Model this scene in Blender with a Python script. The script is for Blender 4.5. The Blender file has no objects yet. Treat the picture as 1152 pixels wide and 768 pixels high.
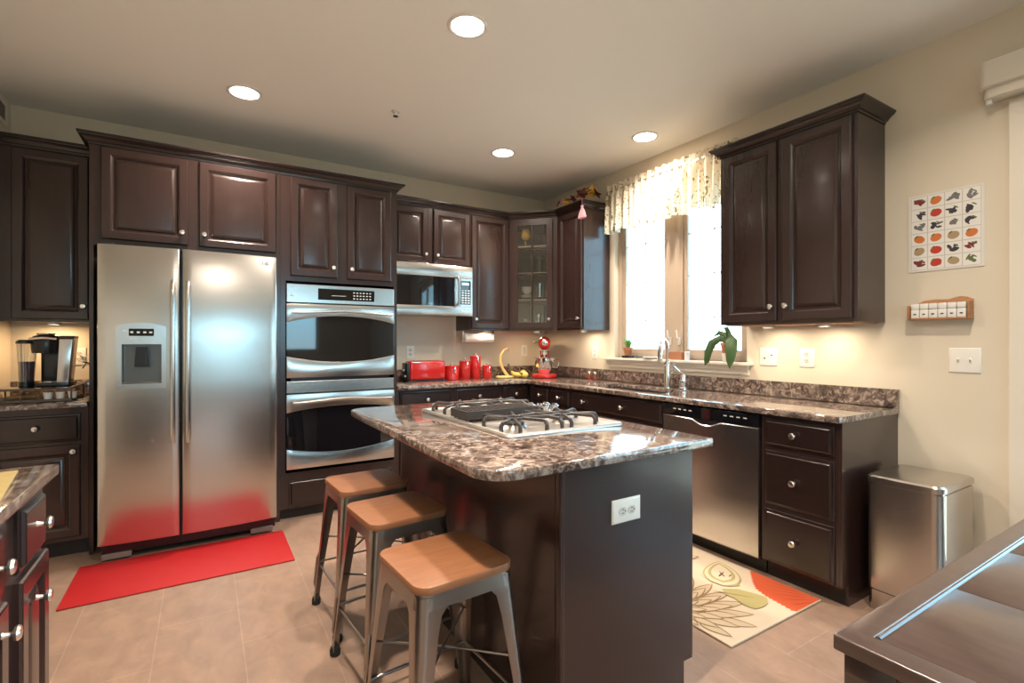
import bpy, bmesh, math, random
from mathutils import Matrix, Vector
PI = math.pi
random.seed(7)
S = bpy.context.scene
COL = S.collection

# ---------------------------------------------------------------- camera, world, exposure
cam_d = bpy.data.cameras.new('camera')
cam_d.sensor_width = 36.0
cam_d.lens = 560.3 / 1152 * 36.0
cam_d.clip_start = 0.02
cam = bpy.data.objects.new('camera', cam_d)
COL.objects.link(cam)
cam.location = (0, 0, 1.268)
cam.rotation_euler = (PI / 2, 0, -0.554)
S.camera = cam

S.view_settings.view_transform = 'Standard'
S.view_settings.look = 'None'
S.view_settings.gamma = 1
S.view_settings.use_curve_mapping = False
S.view_settings.exposure = 0.12

SKY = 9.0
W = bpy.data.worlds.new('world')
S.world = W
W.use_nodes = True
nt = W.node_tree
nt.nodes.clear()
wo = nt.nodes.new('ShaderNodeOutputWorld')
bg = nt.nodes.new('ShaderNodeBackground')
tc = nt.nodes.new('ShaderNodeTexCoord')
sp = nt.nodes.new('ShaderNodeSeparateXYZ')
cr = nt.nodes.new('ShaderNodeValToRGB')
mp = nt.nodes.new('ShaderNodeMapRange')
mp.inputs['From Min'].default_value = -1
nt.links.new(tc.outputs['Generated'], sp.inputs[0])
nt.links.new(sp.outputs['Z'], mp.inputs['Value'])
nt.links.new(mp.outputs[0], cr.inputs[0])
els = cr.color_ramp.elements
els[0].position = 0.0; els[0].color = (0.30, 0.36, 0.30, 1)
els[1].position = 1.0; els[1].color = (0.35, 0.66, 1.0, 1)
e = els.new(0.46); e.color = (0.40, 0.46, 0.44, 1)
e = els.new(0.52); e.color = (0.42, 0.80, 1.0, 1)
nt.links.new(cr.outputs[0], bg.inputs[0])
bg.inputs[1].default_value = SKY
nt.links.new(bg.outputs[0], wo.inputs[0])

def portal(loc, rot, sx, sy):
    l = bpy.data.lights.new('window_portal', 'AREA')
    l.shape = 'RECTANGLE'; l.size = sx; l.size_y = sy
    l.cycles.is_portal = True
    o = bpy.data.objects.new('window_portal', l); COL.objects.link(o)
    o.location = loc; o.rotation_euler = rot
    return o

LAMP = 24.0      # watts of each ceiling downlight
PUCK = 1.6       # watts of each under-cabinet light
LAMP_COL = (1.0, 0.85, 0.71)

# ---------------------------------------------------------------- material helpers
def mat(name):
    m = bpy.data.materials.new(name); m.use_nodes = True
    return m, m.node_tree, m.node_tree.nodes['Principled BSDF']

def simple(name, col, rough=0.5, metal=0.0, coat=0.0, emit=None, es=0.0, bump=0.0, bscale=80, spec=0.5, trans=0.0, sub=0.0):
    m, t, b = mat(name)
    b.inputs['Base Color'].default_value = (*col, 1)
    b.inputs['Roughness'].default_value = rough
    b.inputs['Metallic'].default_value = metal
    b.inputs['Coat Weight'].default_value = coat
    b.inputs['Specular IOR Level'].default_value = spec
    if trans: b.inputs['Transmission Weight'].default_value = trans
    if sub:
        b.inputs['Subsurface Weight'].default_value = sub
        b.inputs['Subsurface Radius'].default_value = (.01, .006, .004)
    if emit:
        b.inputs['Emission Color'].default_value = (*emit, 1); b.inputs['Emission Strength'].default_value = es
    n = t.nodes.new('ShaderNodeTexNoise'); n.inputs['Scale'].default_value = bscale
    c = t.nodes.new('ShaderNodeTexCoord'); t.links.new(c.outputs['Object'], n.inputs['Vector'])
    if bump:
        bp = t.nodes.new('ShaderNodeBump'); bp.inputs['Strength'].default_value = bump; bp.inputs['Distance'].default_value = 0.002
        t.links.new(n.outputs[0], bp.inputs['Height']); t.links.new(bp.outputs[0], b.inputs['Normal'])
    else:
        r = t.nodes.new('ShaderNodeMapRange'); r.inputs['To Min'].default_value = max(0, rough * .9); r.inputs['To Max'].default_value = min(1, rough * 1.1)
        t.links.new(n.outputs[0], r.inputs['Value']); t.links.new(r.outputs[0], b.inputs['Roughness'])
    return m

def ramp(t, fac, stops, interp='LINEAR'):
    r = t.nodes.new('ShaderNodeValToRGB'); r.color_ramp.interpolation = interp
    el = r.color_ramp.elements
    el[0].position = stops[0][0]; el[0].color = (*stops[0][1], 1)
    el[1].position = stops[-1][0]; el[1].color = (*stops[-1][1], 1)
    for p, c in stops[1:-1]:
        q = el.new(p); q.color = (*c, 1)
    t.links.new(fac, r.inputs[0])
    return r.outputs[0]

def noise(t, vec, scale, detail=4, rough=.6, dist=0.0):
    n = t.nodes.new('ShaderNodeTexNoise')
    n.inputs['Scale'].default_value = scale; n.inputs['Detail'].default_value = detail
    n.inputs['Roughness'].default_value = rough; n.inputs['Distortion'].default_value = dist
    t.links.new(vec, n.inputs['Vector'])
    return n.outputs[0]

def coords(t, scale=(1, 1, 1), kind='Object', rot=(0, 0, 0)):
    c = t.nodes.new('ShaderNodeTexCoord'); m = t.nodes.new('ShaderNodeMapping')
    m.inputs['Scale'].default_value = scale; m.inputs['Rotation'].default_value = rot
    t.links.new(c.outputs[kind], m.inputs[0])
    return m.outputs[0]

def mixc(t, fac, a, b, mode='MIX'):
    m = t.nodes.new('ShaderNodeMix'); m.data_type = 'RGBA'; m.blend_type = mode
    for s, i in ((fac, 0), (a, 6), (b, 7)):
        if isinstance(s, (int, float)): m.inputs[i].default_value = s
        elif isinstance(s, tuple): m.inputs[i].default_value = (*s, 1)
        else: t.links.new(s, m.inputs[i])
    return m.outputs[2]

def wood_mat(name, a, b, rough, scale=(6, 6, 1.0), coat=0.0, freq=6, spec=.5):
    m, t, p = mat(name)
    v = coords(t, scale)
    n = noise(t, v, freq, 8, .65, .6)
    t.links.new(ramp(t, n, [(.3, a), (.7, b)]), p.inputs['Base Color'])
    p.inputs['Roughness'].default_value = rough; p.inputs['Coat Weight'].default_value = coat
    p.inputs['Specular IOR Level'].default_value = spec
    p.inputs['Coat Roughness'].default_value = .14
    return m

def steel(name, col=(.60, .58, .56), rough=.26, stretch=(1, 1, 120), an=.5):
    m, t, p = mat(name)
    v = coords(t, stretch)
    n = noise(t, v, 1.0, 3, .6)
    p.inputs['Metallic'].default_value = 1
    t.links.new(ramp(t, n, [(.3, tuple(c * .975 for c in col)), (.7, col)]), p.inputs['Base Color'])
    r = t.nodes.new('ShaderNodeMapRange'); r.inputs['To Min'].default_value = rough * .93; r.inputs['To Max'].default_value = rough * 1.08
    t.links.new(n, r.inputs['Value']); t.links.new(r.outputs[0], p.inputs['Roughness'])
    if an:
        p.inputs['Anisotropic'].default_value = an
        tg = t.nodes.new('ShaderNodeTangent'); tg.direction_type = 'RADIAL'; tg.axis = 'Z'
        t.links.new(tg.outputs[0], p.inputs['Tangent'])
    return m

def granite_mat():
    m, t, p = mat('granite')
    v = coords(t)
    n1 = noise(t, v, 26, 6, .62, 1.2)
    n2 = noise(t, v, 9, 3, .5, .8)
    n3 = noise(t, v, 120, 4, .6)
    base = ramp(t, n1, [(.32, (.022, .014, .013)), (.44, (.065, .042, .036)), (.52, (.18, .125, .10)), (.60, (.36, .28, .225)), (.72, (.52, .46, .41))])
    gray = ramp(t, n3, [(.35, (.10, .07, .058)), (.65, (.36, .30, .26))])
    c = mixc(t, ramp(t, n2, [(.38, (0, 0, 0)), (.62, (.35, .35, .35))]), base, gray)
    t.links.new(c, p.inputs['Base Color'])
    p.inputs['Roughness'].default_value = .09
    p.inputs['Coat Weight'].default_value = .5; p.inputs['Coat Roughness'].default_value = .04
    return m

def tile_mat():
    m, t, p = mat('floor_tile')
    # rows run in Y: swap axes so the long side of each tile lies along the room
    c = t.nodes.new('ShaderNodeTexCoord'); mpn = t.nodes.new('ShaderNodeMapping')
    mpn.inputs['Location'].default_value = (-1.13, .173 + .3125 * 4, 0)
    mpn.inputs['Rotation'].default_value = (0, 0, 0)
    sx = t.nodes.new('ShaderNodeSeparateXYZ'); cx = t.nodes.new('ShaderNodeCombineXYZ')
    t.links.new(c.outputs['Object'], sx.inputs[0])
    t.links.new(sx.outputs['Y'], cx.inputs['X']); t.links.new(sx.outputs['X'], cx.inputs['Y'])
    t.links.new(cx.outputs[0], mpn.inputs[0])
    br = t.nodes.new('ShaderNodeTexBrick')
    br.inputs['Scale'].default_value = 1.0
    br.inputs['Brick Width'].default_value = .625; br.inputs['Row Height'].default_value = .3125
    br.inputs['Mortar Size'].default_value = .0022; br.inputs['Mortar Smooth'].default_value = .2
    br.offset = .5
    br.inputs['Color1'].default_value = (.35, .235, .175, 1); br.inputs['Color2'].default_value = (.325, .22, .165, 1)
    br.inputs['Mortar'].default_value = (.41, .295, .23, 1)
    t.links.new(mpn.outputs[0], br.inputs['Vector'])
    n = noise(t, coords(t, (1.6, 1, 1)), 7, 8, .66, .6)
    col = mixc(t, .55, br.outputs['Color'], ramp(t, n, [(.32, (.62, .60, .60)), (.68, (1.15, 1.10, 1.02))]), 'MULTIPLY')
    t.links.new(col, p.inputs['Base Color'])
    p.inputs['Roughness'].default_value = .34
    bp = t.nodes.new('ShaderNodeBump'); bp.inputs['Strength'].default_value = .3; bp.inputs['Distance'].default_value = .003; bp.invert = True
    t.links.new(br.outputs['Fac'], bp.inputs['Height']); t.links.new(bp.outputs[0], p.inputs['Normal'])
    return m

def pane_mat(name='window_glass', g=.07, tint=(1, 1, 1)):
    m = bpy.data.materials.new(name); m.use_nodes = True; t = m.node_tree; t.nodes.clear()
    o = t.nodes.new('ShaderNodeOutputMaterial'); mx = t.nodes.new('ShaderNodeMixShader')
    a = t.nodes.new('ShaderNodeBsdfTransparent'); b = t.nodes.new('ShaderNodeBsdfGlossy')
    a.inputs[0].default_value = (*tint, 1); b.inputs['Roughness'].default_value = .02
    lw = t.nodes.new('ShaderNodeLayerWeight'); lw.inputs[0].default_value = .25
    mr = t.nodes.new('ShaderNodeMapRange'); mr.inputs['To Min'].default_value = g; mr.inputs['To Max'].default_value = min(1, g + .5)
    t.links.new(lw.outputs['Fresnel'], mr.inputs['Value']); t.links.new(mr.outputs[0], mx.inputs[0])
    t.links.new(a.outputs[0], mx.inputs[1]); t.links.new(b.outputs[0], mx.inputs[2]); t.links.new(mx.outputs[0], o.inputs[0])
    return m

def fabric_valance():
    m = bpy.data.materials.new('valance_fabric'); m.use_nodes = True; t = m.node_tree; t.nodes.clear()
    o = t.nodes.new('ShaderNodeOutputMaterial'); mx = t.nodes.new('ShaderNodeMixShader'); mx.inputs[0].default_value = .45
    a = t.nodes.new('ShaderNodeBsdfDiffuse'); b = t.nodes.new('ShaderNodeBsdfTranslucent')
    v = coords(t, (1, 1, .7))
    n = noise(t, v, 24, 3, .5, 1.5)
    n2 = noise(t, v, 60, 3, .5, .5)
    c1 = ramp(t, n, [(.58, (.86, .80, .67)), (.63, (.26, .21, .11))])
    c2 = ramp(t, n2, [(.62, (1, 1, 1)), (.67, (.60, .42, .32))])
    c = mixc(t, 1.0, c1, c2, 'MULTIPLY')
    t.links.new(c, a.inputs[0]); t.links.new(c, b.inputs[0])
    t.links.new(a.outputs[0], mx.inputs[1]); t.links.new(b.outputs[0], mx.inputs[2]); t.links.new(mx.outputs[0], o.inputs[0])
    return m

M = {}
M['wall'] = simple('wall_paint', (.68, .60, .475), .6, bump=.05, bscale=300)
M['ceiling'] = simple('ceiling_paint', (.84, .835, .79), .8)
M['trim'] = simple('trim_paint', (.74, .68, .58), .35)
M['espresso'] = wood_mat('espresso_wood', (.029, .0148, .0130), (.034, .0172, .0148), .25, (8, 8, 1.2), .30)
M['espresso_h'] = wood_mat('espresso_wood_grain_across', (.016, .0082, .0076), (.024, .0120, .0102), .24, (1.2, 8, 8), .30)
M['toe'] = simple('toe_kick_black', (.012, .009, .008), .5)
M['steel'] = steel('brushed_steel', (.57, .55, .53), rough=.24)
M['steel_f'] = steel('refrigerator_steel', (.56, .545, .52), .26, (.6, .6, 60), .3)
M['steel_d'] = simple('dark_dispenser_plastic', (.16, .15, .14), .3, .6)
M['steel_v'] = steel('brushed_steel_can', (.56, .52, .48), .24, (160, 160, 1.5), 0)
M['steel_m'] = steel('satin_steel', (.62, .58, .53), .38, (3, 3, 3), 0)
M['board'] = wood_mat('olive_board', (.34, .25, .09), (.42, .32, .13), .4)
M['chrome'] = simple('chrome', (.85, .85, .86), .07, 1)
M['nickel'] = simple('satin_nickel', (.78, .72, .66), .25, 1)
M['black'] = simple('black_plastic', (.012, .012, .013), .25)
M['blackgloss'] = simple('black_glass', (.006, .006, .008), .04, spec=.6, coat=.6)
M['iron'] = simple('cast_iron', (.030, .024, .022), .42, bump=.15, bscale=200)
M['granite'] = granite_mat()
M['tile'] = tile_mat()
M['glass'] = pane_mat()
M['cabglass'] = pane_mat('cabinet_glass', .10, (.9, .92, .9))
M['white'] = simple('white_plastic', (.80, .77, .70), .35)
M['offwhite'] = simple('outlet_socket_plastic', (.62, .58, .52), .4)
M['slot'] = simple('outlet_slot_dark', (.05, .04, .04), .5)
M['red'] = simple('red_enamel', (.50, .014, .012), .18, coat=.6)
M['redmat'] = simple('red_rubber_mat', (.40, .010, .012), .55, bump=.1, bscale=400)
M['bamboo'] = wood_mat('pale_bamboo', (.58, .36, .12), (.74, .52, .22), .35)
M['sash'] = simple('casement_backlit_tan', (.46, .37, .28), .4)  # white casement toned down to tan, its backlit shade put into the colour
M['lining'] = wood_mat('cabinet_lining', (.20, .17, .14), (.26, .22, .18), .5)
M['oak'] = wood_mat('honey_oak', (.32, .13, .045), (.46, .21, .08), .4, (2, 2, 10))
M['seat'] = wood_mat('stool_seat_wood', (.23, .090, .036), (.32, .132, .056), .42, (2, 14, 14), .05, 3)
M['gun'] = steel('gunmetal_sheet', (.34, .30, .27), .28, (20, 20, 3), 0)
M['rubber'] = simple('black_rubber', (.01, .01, .01), .7)
M['cream'] = simple('cream_wool', (.62, .50, .36), .95, bump=.4, bscale=500)
M['orange'] = simple('orange_wool', (.55, .085, .025), .95, bump=.4, bscale=500)
M['orange_dark'] = simple('rust_wool', (.40, .05, .015), .95)
M['olive'] = simple('olive_wool', (.38, .32, .13), .95, bump=.4, bscale=500)
M['taupe'] = simple('taupe_wool', (.26, .165, .085), .95, bump=.4, bscale=500)
M['petal'] = simple('beige_wool', (.52, .40, .26), .95, bump=.4, bscale=500)
M['brown'] = simple('brown_wool', (.12, .07, .03), .95)
M['valance'] = fabric_valance()
M['terracotta'] = simple('terracotta', (.42, .17, .08), .8)
M['leaf'] = simple('green_leaf', (.05, .105, .03), .4)
M['leafb'] = simple('bright_leaf', (.16, .34, .06), .4)
M['soil'] = simple('potting_soil', (.03, .02, .014), .95)
M['ceramic'] = simple('white_ceramic', (.78, .75, .70), .2, coat=.4)
M['paper'] = simple('poster_paper', (.72, .68, .62), .7)
M['papertowel'] = simple('paper_towel_paper', (.85, .84, .82), .9, bump=.3, bscale=300)
M['lampglow'] = simple('lamp_diffuser', (1, 1, 1), .5, emit=(1.0, .90, .76), es=22)
M['table'] = wood_mat('dark_walnut_table', (.055, .034, .028), (.080, .052, .042), .28, (8, 1.2, 8), .4)
M['glassware'] = pane_mat('drinking_glass', .22, (.93, .95, .95))
M['blue_water'] = simple('water_tank_plastic', (.10, .09, .17), .1, trans=.5)
M['banana'] = simple('banana_peel', (.62, .50, .12), .45)
M['bananatip'] = simple('banana_stem', (.12, .09, .03), .7)
M['gold'] = simple('autumn_yellow', (.60, .34, .05), .7)
M['maroon'] = simple('autumn_maroon', (.10, .022, .015), .7)
M['pink'] = simple('pink_fabric', (.66, .33, .38), .9)
M['vent'] = simple('vent_metal', (.20, .17, .15), .5)
M['display'] = simple('display_glass', (.01, .012, .012), .08)
M['lit'] = simple('display_digits', (.7, .75, .7), .3)
M['gunwire'] = simple('dark_wire', (.16, .14, .12), .35, 1)
M['spice'] = simple('spice_brown', (.16, .035, .02), .3)

# ---------------------------------------------------------------- mesh builder
class MB:
    def __init__(s): s.bm = bmesh.new(); s.T = None
    def _v(s, p):
        p = Vector(p)
        if s.T: p = s.T @ p
        return s.bm.verts.new(p)
    def f(s, vs, mi=0):
        try:
            fc = s.bm.faces.new(vs); fc.material_index = mi; return fc
        except ValueError: return None
    def box(s, x0, x1, y0, y1, z0, z1, bev=0, mi=0, seg=2):
        if x0 > x1: x0, x1 = x1, x0
        if y0 > y1: y0, y1 = y1, y0
        if z0 > z1: z0, z1 = z1, z0
        v = [s._v((x, y, z)) for z in (z0, z1) for y in (y0, y1) for x in (x0, x1)]
        fs = [s.f([v[i] for i in q], mi) for q in ((0, 2, 3, 1), (4, 5, 7, 6), (0, 1, 5, 4), (2, 6, 7, 3), (0, 4, 6, 2), (1, 3, 7, 5))]
        if bev:
            ed = list({e for fc in fs for e in fc.edges})
            r = bmesh.ops.bevel(s.bm, geom=ed, offset=bev, segments=seg, affect='EDGES', profile=.5)
            for fc in r['faces']: fc.material_index = mi
        return s
    def prism(s, pts, a0, a1, axis='z', mi=0, bev=0):
        """polygon pts in the two other axes, extruded along axis. x:(y,z) y:(x,z) z:(x,y)"""
        def P(p, a): return {'x': (a, p[0], p[1]), 'y': (p[0], a, p[1]), 'z': (p[0], p[1], a)}[axis]
        n = len(pts)
        A = [s._v(P(p, a0)) for p in pts]; B = [s._v(P(p, a1)) for p in pts]
        fs = [s.f(A[::-1], mi), s.f(B, mi)]
        for i in range(n): fs.append(s.f([A[i], A[(i + 1) % n], B[(i + 1) % n], B[i]], mi))
        fs = [x for x in fs if x]
        bmesh.ops.recalc_face_normals(s.bm, faces=fs)
        if bev:
            ed = list({e for fc in fs[:2] for e in fc.edges})
            r = bmesh.ops.bevel(s.bm, geom=ed, offset=bev, segments=2, affect='EDGES', profile=.5)
            for fc in r['faces']: fc.material_index = mi
        return s
    def rings(s, rings, mi=0, closed=True, cap=True):
        R = [[s._v(p) for p in r] for r in rings]
        fs = []
        n = len(R[0])
        for a, b in zip(R, R[1:]):
            for i in range(n if closed else n - 1):
                fs.append(s.f([a[i], a[(i + 1) % n], b[(i + 1) % n], b[i]], mi))
        if cap and closed:
            fs.append(s.f(R[0][::-1], mi)); fs.append(s.f(R[-1], mi))
        fs = [x for x in fs if x]
        if closed: bmesh.ops.recalc_face_normals(s.bm, faces=fs)
        return s
    def tube(s, path, r, n=10, mi=0, closed=False):
        P = [Vector(p) for p in path]; m = len(P)
        rad = r if isinstance(r, (list, tuple)) else [r] * m
        up = None; rg = []
        for i in range(m):
            if closed: d = (P[(i + 1) % m] - P[i - 1]).normalized()
            else: d = (P[min(i + 1, m - 1)] - P[max(i - 1, 0)]).normalized()
            if up is None:
                up = Vector((0, 0, 1)) if abs(d.z) < .9 else Vector((1, 0, 0))
            u = (up - d * up.dot(d))
            if u.length < 1e-6: u = d.orthogonal()
            u.normalize(); w = d.cross(u); up = u
            rg.append([P[i] + (u * math.cos(2 * PI * k / n) + w * math.sin(2 * PI * k / n)) * rad[i] for k in range(n)])
        if closed:
            rg.append(rg[0]); return s.rings(rg, mi, True, False)
        return s.rings(rg, mi)
    def cyl(s, p0, p1, r0, r1=None, n=20, mi=0):
        return s.tube([p0, p1], [r0, r0 if r1 is None else r1], n, mi)
    def lathe(s, prof, c=(0, 0, 0), n=24, mi=0, axis='z', cap=True, sx=1, sy=1):
        rg = []
        for r, z in prof:
            r = max(r, 1e-4); ring = []
            for k in range(n):
                a = 2 * PI * k / n; x, y = r * math.cos(a) * sx, r * math.sin(a) * sy
                if axis == 'z': q = (c[0] + x, c[1] + y, c[2] + z)
                elif axis == 'y': q = (c[0] + x, c[1] + z, c[2] + y)
                else: q = (c[0] + z, c[1] + x, c[2] + y)
                ring.append(q)
            rg.append(ring)
        return s.rings(rg, mi, True, cap)
    def ball(s, c, r, n=16, sx=1, sy=1, sz=1, mi=0):
        prof = [(r * math.sin(PI * k / 10), -r * math.cos(PI * k / 10) * sz) for k in range(11)]
        return s.lathe(prof, c, n, mi, 'z', True, sx, sy)
    def panel(s, x0, x1, z0, z1, prof, yback=0.0, mi=0):
        """concentric rectangle loops facing -y: prof = [(inset, out)], out towards -y"""
        R = [[(x0, yback, z0), (x1, yback, z0), (x1, yback, z1), (x0, yback, z1)]]
        for i, o in prof:
            R.append([(x0 + i, yback - o, z0 + i), (x1 - i, yback - o, z0 + i), (x1 - i, yback - o, z1 - i), (x0 + i, yback - o, z1 - i)])
        return s.rings(R, mi)
    def slab(s, us, vs, skip, w0, w1, axis='z', mi=0):
        """grid slab with missing cells"""
        vd = {}
        def V(i, j, k):
            if (i, j, k) not in vd:
                u, v, w = us[i], vs[j], (w0, w1)[k]
                vd[(i, j, k)] = s._v({'z': (u, v, w), 'x': (w, u, v), 'y': (u, w, v)}[axis])
            return vd[(i, j, k)]
        inc = {(i, j) for i in range(len(us) - 1) for j in range(len(vs) - 1)} - set(skip)
        fs = []
        for i, j in inc:
            for k in (0, 1): fs.append(s.f([V(i, j, k), V(i + 1, j, k), V(i + 1, j + 1, k), V(i, j + 1, k)], mi))
            for di, dj, a, b in ((-1, 0, (i, j), (i, j + 1)), (1, 0, (i + 1, j), (i + 1, j + 1)), (0, -1, (i, j), (i + 1, j)), (0, 1, (i, j + 1), (i + 1, j + 1))):
                if (i + di, j + dj) not in inc:
                    fs.append(s.f([V(*a, 0), V(*b, 0), V(*b, 1), V(*a, 1)], mi))
        bmesh.ops.recalc_face_normals(s.bm, faces=[x for x in fs if x])
        return s
    def sweep(s, path, prof, mi=0, side=1):
        """mitred moulding: path of (x,y), prof of (out,z); out is to the right of travel * side"""
        P = [Vector((a, b)) for a, b in path]; rg = []
        for i in range(len(P)):
            ns = []
            if i > 0: d = (P[i] - P[i - 1]).normalized(); ns.append(Vector((d.y, -d.x)) * side)
            if i < len(P) - 1: d = (P[i + 1] - P[i]).normalized(); ns.append(Vector((d.y, -d.x)) * side)
            if len(ns) == 2:
                b = (ns[0] + ns[1]); b.normalize(); nn = b / max(.2, b.dot(ns[0]))
            else: nn = ns[0]
            rg.append([(P[i].x + nn.x * o, P[i].y + nn.y * o, z) for o, z in prof])
        return s.rings(rg, mi)
    def build(s, name, mats, parent=None, smooth=True, world=False, ang=32):
        me = bpy.data.meshes.new(name)
        if world and parent is not None:
            off = Vector((0, 0, 0)); q = parent
            while q is not None: off += q.location; q = q.parent
            for v in s.bm.verts: v.co -= off
        s.bm.to_mesh(me); s.bm.free()
        if not isinstance(mats, (list, tuple)): mats = [mats]
        for m in mats: me.materials.append(M[m] if isinstance(m, str) else m)
        if smooth:
            me.polygons.foreach_set('use_smooth', [True] * len(me.polygons))
            me.set_sharp_from_angle(angle=math.radians(ang))
        o = bpy.data.objects.new(name, me); COL.objects.link(o)
        if parent is not None: o.parent = parent
        return o

def thing(name, label, cat, loc=(0, 0, 0), rz=0.0, group=None):
    o = bpy.data.objects.new(name, None); COL.objects.link(o)
    o.empty_display_size = .05
    o.location = loc; o.rotation_euler = (0, 0, rz)
    o['label'] = label; o['category'] = cat
    if group: o['group'] = group
    return o
def tag(o, label, cat, group=None, kind=None):
    o['label'] = label; o['category'] = cat
    if group: o['group'] = group
    if kind: o['kind'] = kind
    return o
def struct(o, label=None):
    o['kind'] = 'structure'
    if label: o['label'] = label
    return o
def copy_tree(o, parent=None):
    c = o.copy(); COL.objects.link(c)
    if parent is not None: c.parent = parent
    for ch in list(o.children): copy_tree(ch, c)
    return c

# ---------------------------------------------------------------- room shell
CH = 2.797; XR = 3.155; XL = -1.06; YB = 4.437; YF = -3.6; TH = .15
struct(MB().box(XL - TH, XR + TH, YF - TH, YB + TH, -.1, 0).build('floor', 'tile', smooth=False), 'beige rectangular ceramic tile floor')
struct(MB().box(XL - TH, XR + TH, YF - TH, YB + TH, CH, CH + .1).build('ceiling', 'ceiling', smooth=False), 'warm off-white flat ceiling')
struct(MB().box(XL - TH, XR + TH, YB, YB + TH, 0, CH).build('wall_back', 'wall', smooth=False))
struct(MB().box(XL - TH, XL, YF, YB, 0, CH).build('wall_left', 'wall', smooth=False))
# right wall: kitchen window and sliding door openings
WY0, WY1, WZ0, WZ1 = 2.05, 3.34, 1.125, 2.44
DY0, DY1, DZ1 = -1.35, .64, 2.30
struct(MB().slab([YF, DY0, DY1, WY0, WY1, YB], [0, WZ0, DZ1, WZ1, CH], {(1, 0), (1, 1), (3, 1), (3, 2)}, XR, XR + TH, 'x').build('wall_right', 'wall', smooth=False))
FX0, FX1, FZ0, FZ1 = -.1, 2.1, 1.05, 2.30
struct(MB().slab([XL - TH, FX0, FX1, XR + TH], [0, FZ0, FZ1, CH], {(1, 1)}, YF - TH, YF, 'y').build('wall_front', 'wall', smooth=False))
portal((XR + TH + .02, (WY0 + WY1) / 2, (WZ0 + WZ1) / 2), (0, PI / 2, 0), WZ1 - WZ0, WY1 - WY0)
portal((XR + TH + .02, (DY0 + DY1) / 2, DZ1 / 2), (0, PI / 2, 0), DZ1, DY1 - DY0)
portal(((FX0 + FX1) / 2, YF - TH - .02, (FZ0 + FZ1) / 2), (PI / 2, 0, 0), FX1 - FX0, FZ1 - FZ0)

# kitchen window: double casement with a wide centre post
wx0, wx1 = XR + .05, XR + .11
w1 = thing('window_1', 'white double casement kitchen window over the sink', 'window', (wx0, (WY0 + WY1) / 2, WZ0)); w1['kind'] = 'structure'
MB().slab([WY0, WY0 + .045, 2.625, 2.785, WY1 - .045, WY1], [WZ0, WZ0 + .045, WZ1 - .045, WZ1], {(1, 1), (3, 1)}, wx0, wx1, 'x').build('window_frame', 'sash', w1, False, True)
for a, b in ((WY0 + .045, 2.625), (2.785, WY1 - .045)):
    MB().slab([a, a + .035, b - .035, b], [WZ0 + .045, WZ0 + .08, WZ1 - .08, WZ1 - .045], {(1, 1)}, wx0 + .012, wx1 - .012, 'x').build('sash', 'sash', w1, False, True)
    g = MB(); c = (a + b) / 2
    for z in (1.45, 1.78, 2.11): g.box(wx0 + .026, wx0 + .034, a + .035, b - .035, z - .004, z + .004)
    g.box(wx0 + .026, wx0 + .034, c - .004, c + .004, WZ0 + .08, WZ1 - .08)
    g.build('muntin_grid', 'trim', w1, False, True)
    MB().box(wx0 + .028, wx0 + .031, a + .03, b - .03, WZ0 + .075, WZ1 - .075).build('pane', 'glass', w1, False, True)
for y in (2.655, 2.745):
    g = MB(); g.box(wx0 - .012, wx0, y - .012, y + .012, 1.24, 1.30, .003)
    g.tube([(wx0 - .012, y, 1.29), (wx0 - .03, y, 1.30), (wx0 - .035, y + .005, 1.36)], .007)
    g.build('window_latch', 'white', w1, world=True)
# stool + apron
g = MB()
g.box(XR - .075, XR + .12, WY0 - .05, WY1 + .11, 1.105, 1.125, .004)
g.sweep([(XR, WY1 + .07), (XR, WY0 - .02)], [(0, 1.04), (.014, 1.04), (.016, 1.06), (.030, 1.075), (.034, 1.10), (.055, 1.105), (0, 1.105)])
struct(g.build('trim_1', 'trim', smooth=False), 'cream window sill board with moulded apron')
# sliding door in the right wall (mostly beside / behind the camera)
d1 = thing('door_1', 'white framed sliding glass patio door', 'door', (XR, (DY0 + DY1) / 2, 0)); d1['kind'] = 'structure'
dm = (DY0 + DY1) / 2
for a, b, x in ((DY0, dm + .04, .08), (dm - .04, DY1, .03)):
    MB().slab([a, a + .08, b - .08, b], [0.02, .14, DZ1 - .09, DZ1], {(1, 1)}, XR + x, XR + x + .04, 'x').build('door_sash', 'trim', d1, False, True)
    MB().box(XR + x + .018, XR + x + .022, a + .07, b - .07, .13, DZ1 - .08).build('pane', 'glass', d1, False, True)
g = MB(); g.box(XR - .018, XR + .02, DY1, DY1 + .105, 0, DZ1 + .07, .004); g.box(XR - .018, XR + .02, DY0 - .1, DY0, 0, DZ1 + .07, .004)
g.box(XR - .018, XR + .02, DY0, DY1, DZ1, DZ1 + .07, .004)
struct(g.build('trim_2', 'trim', smooth=False), 'cream casing of the patio door')
v = thing('blind_valance', 'cream valance box above the patio door, at the right edge', 'valance', (XR, (DY0 + .82) / 2, 2.37))
def ro(pts):  # box with rounded outer vertical corner, polygon in x,y
    return pts
def rounded_front(x, y0, y1, dep, r, n=6):
    p = [(x, y0), (x - dep, y0)]
    for k in range(n + 1):
        a = PI / 2 * k / n
        p.append((x - dep + r - r * math.cos(a), y1 - r + r * math.sin(a)))
    p.append((x, y1)); return p
MB().prism(rounded_front(XR, DY0 - .15, .825, .125, .035), 2.43, 2.545, bev=.004).build('fascia', 'trim', v, world=True)
MB().prism(rounded_front(XR, DY0 - .15, .815, .095, .03), 2.385, 2.435, bev=.004).build('lower_band', 'trim', v, world=True)
MB().cyl((XR - .06, .80, 2.365), (XR - .06, .80, 2.387), .012).build('end_clip', 'ceramic', v, world=True)
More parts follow.
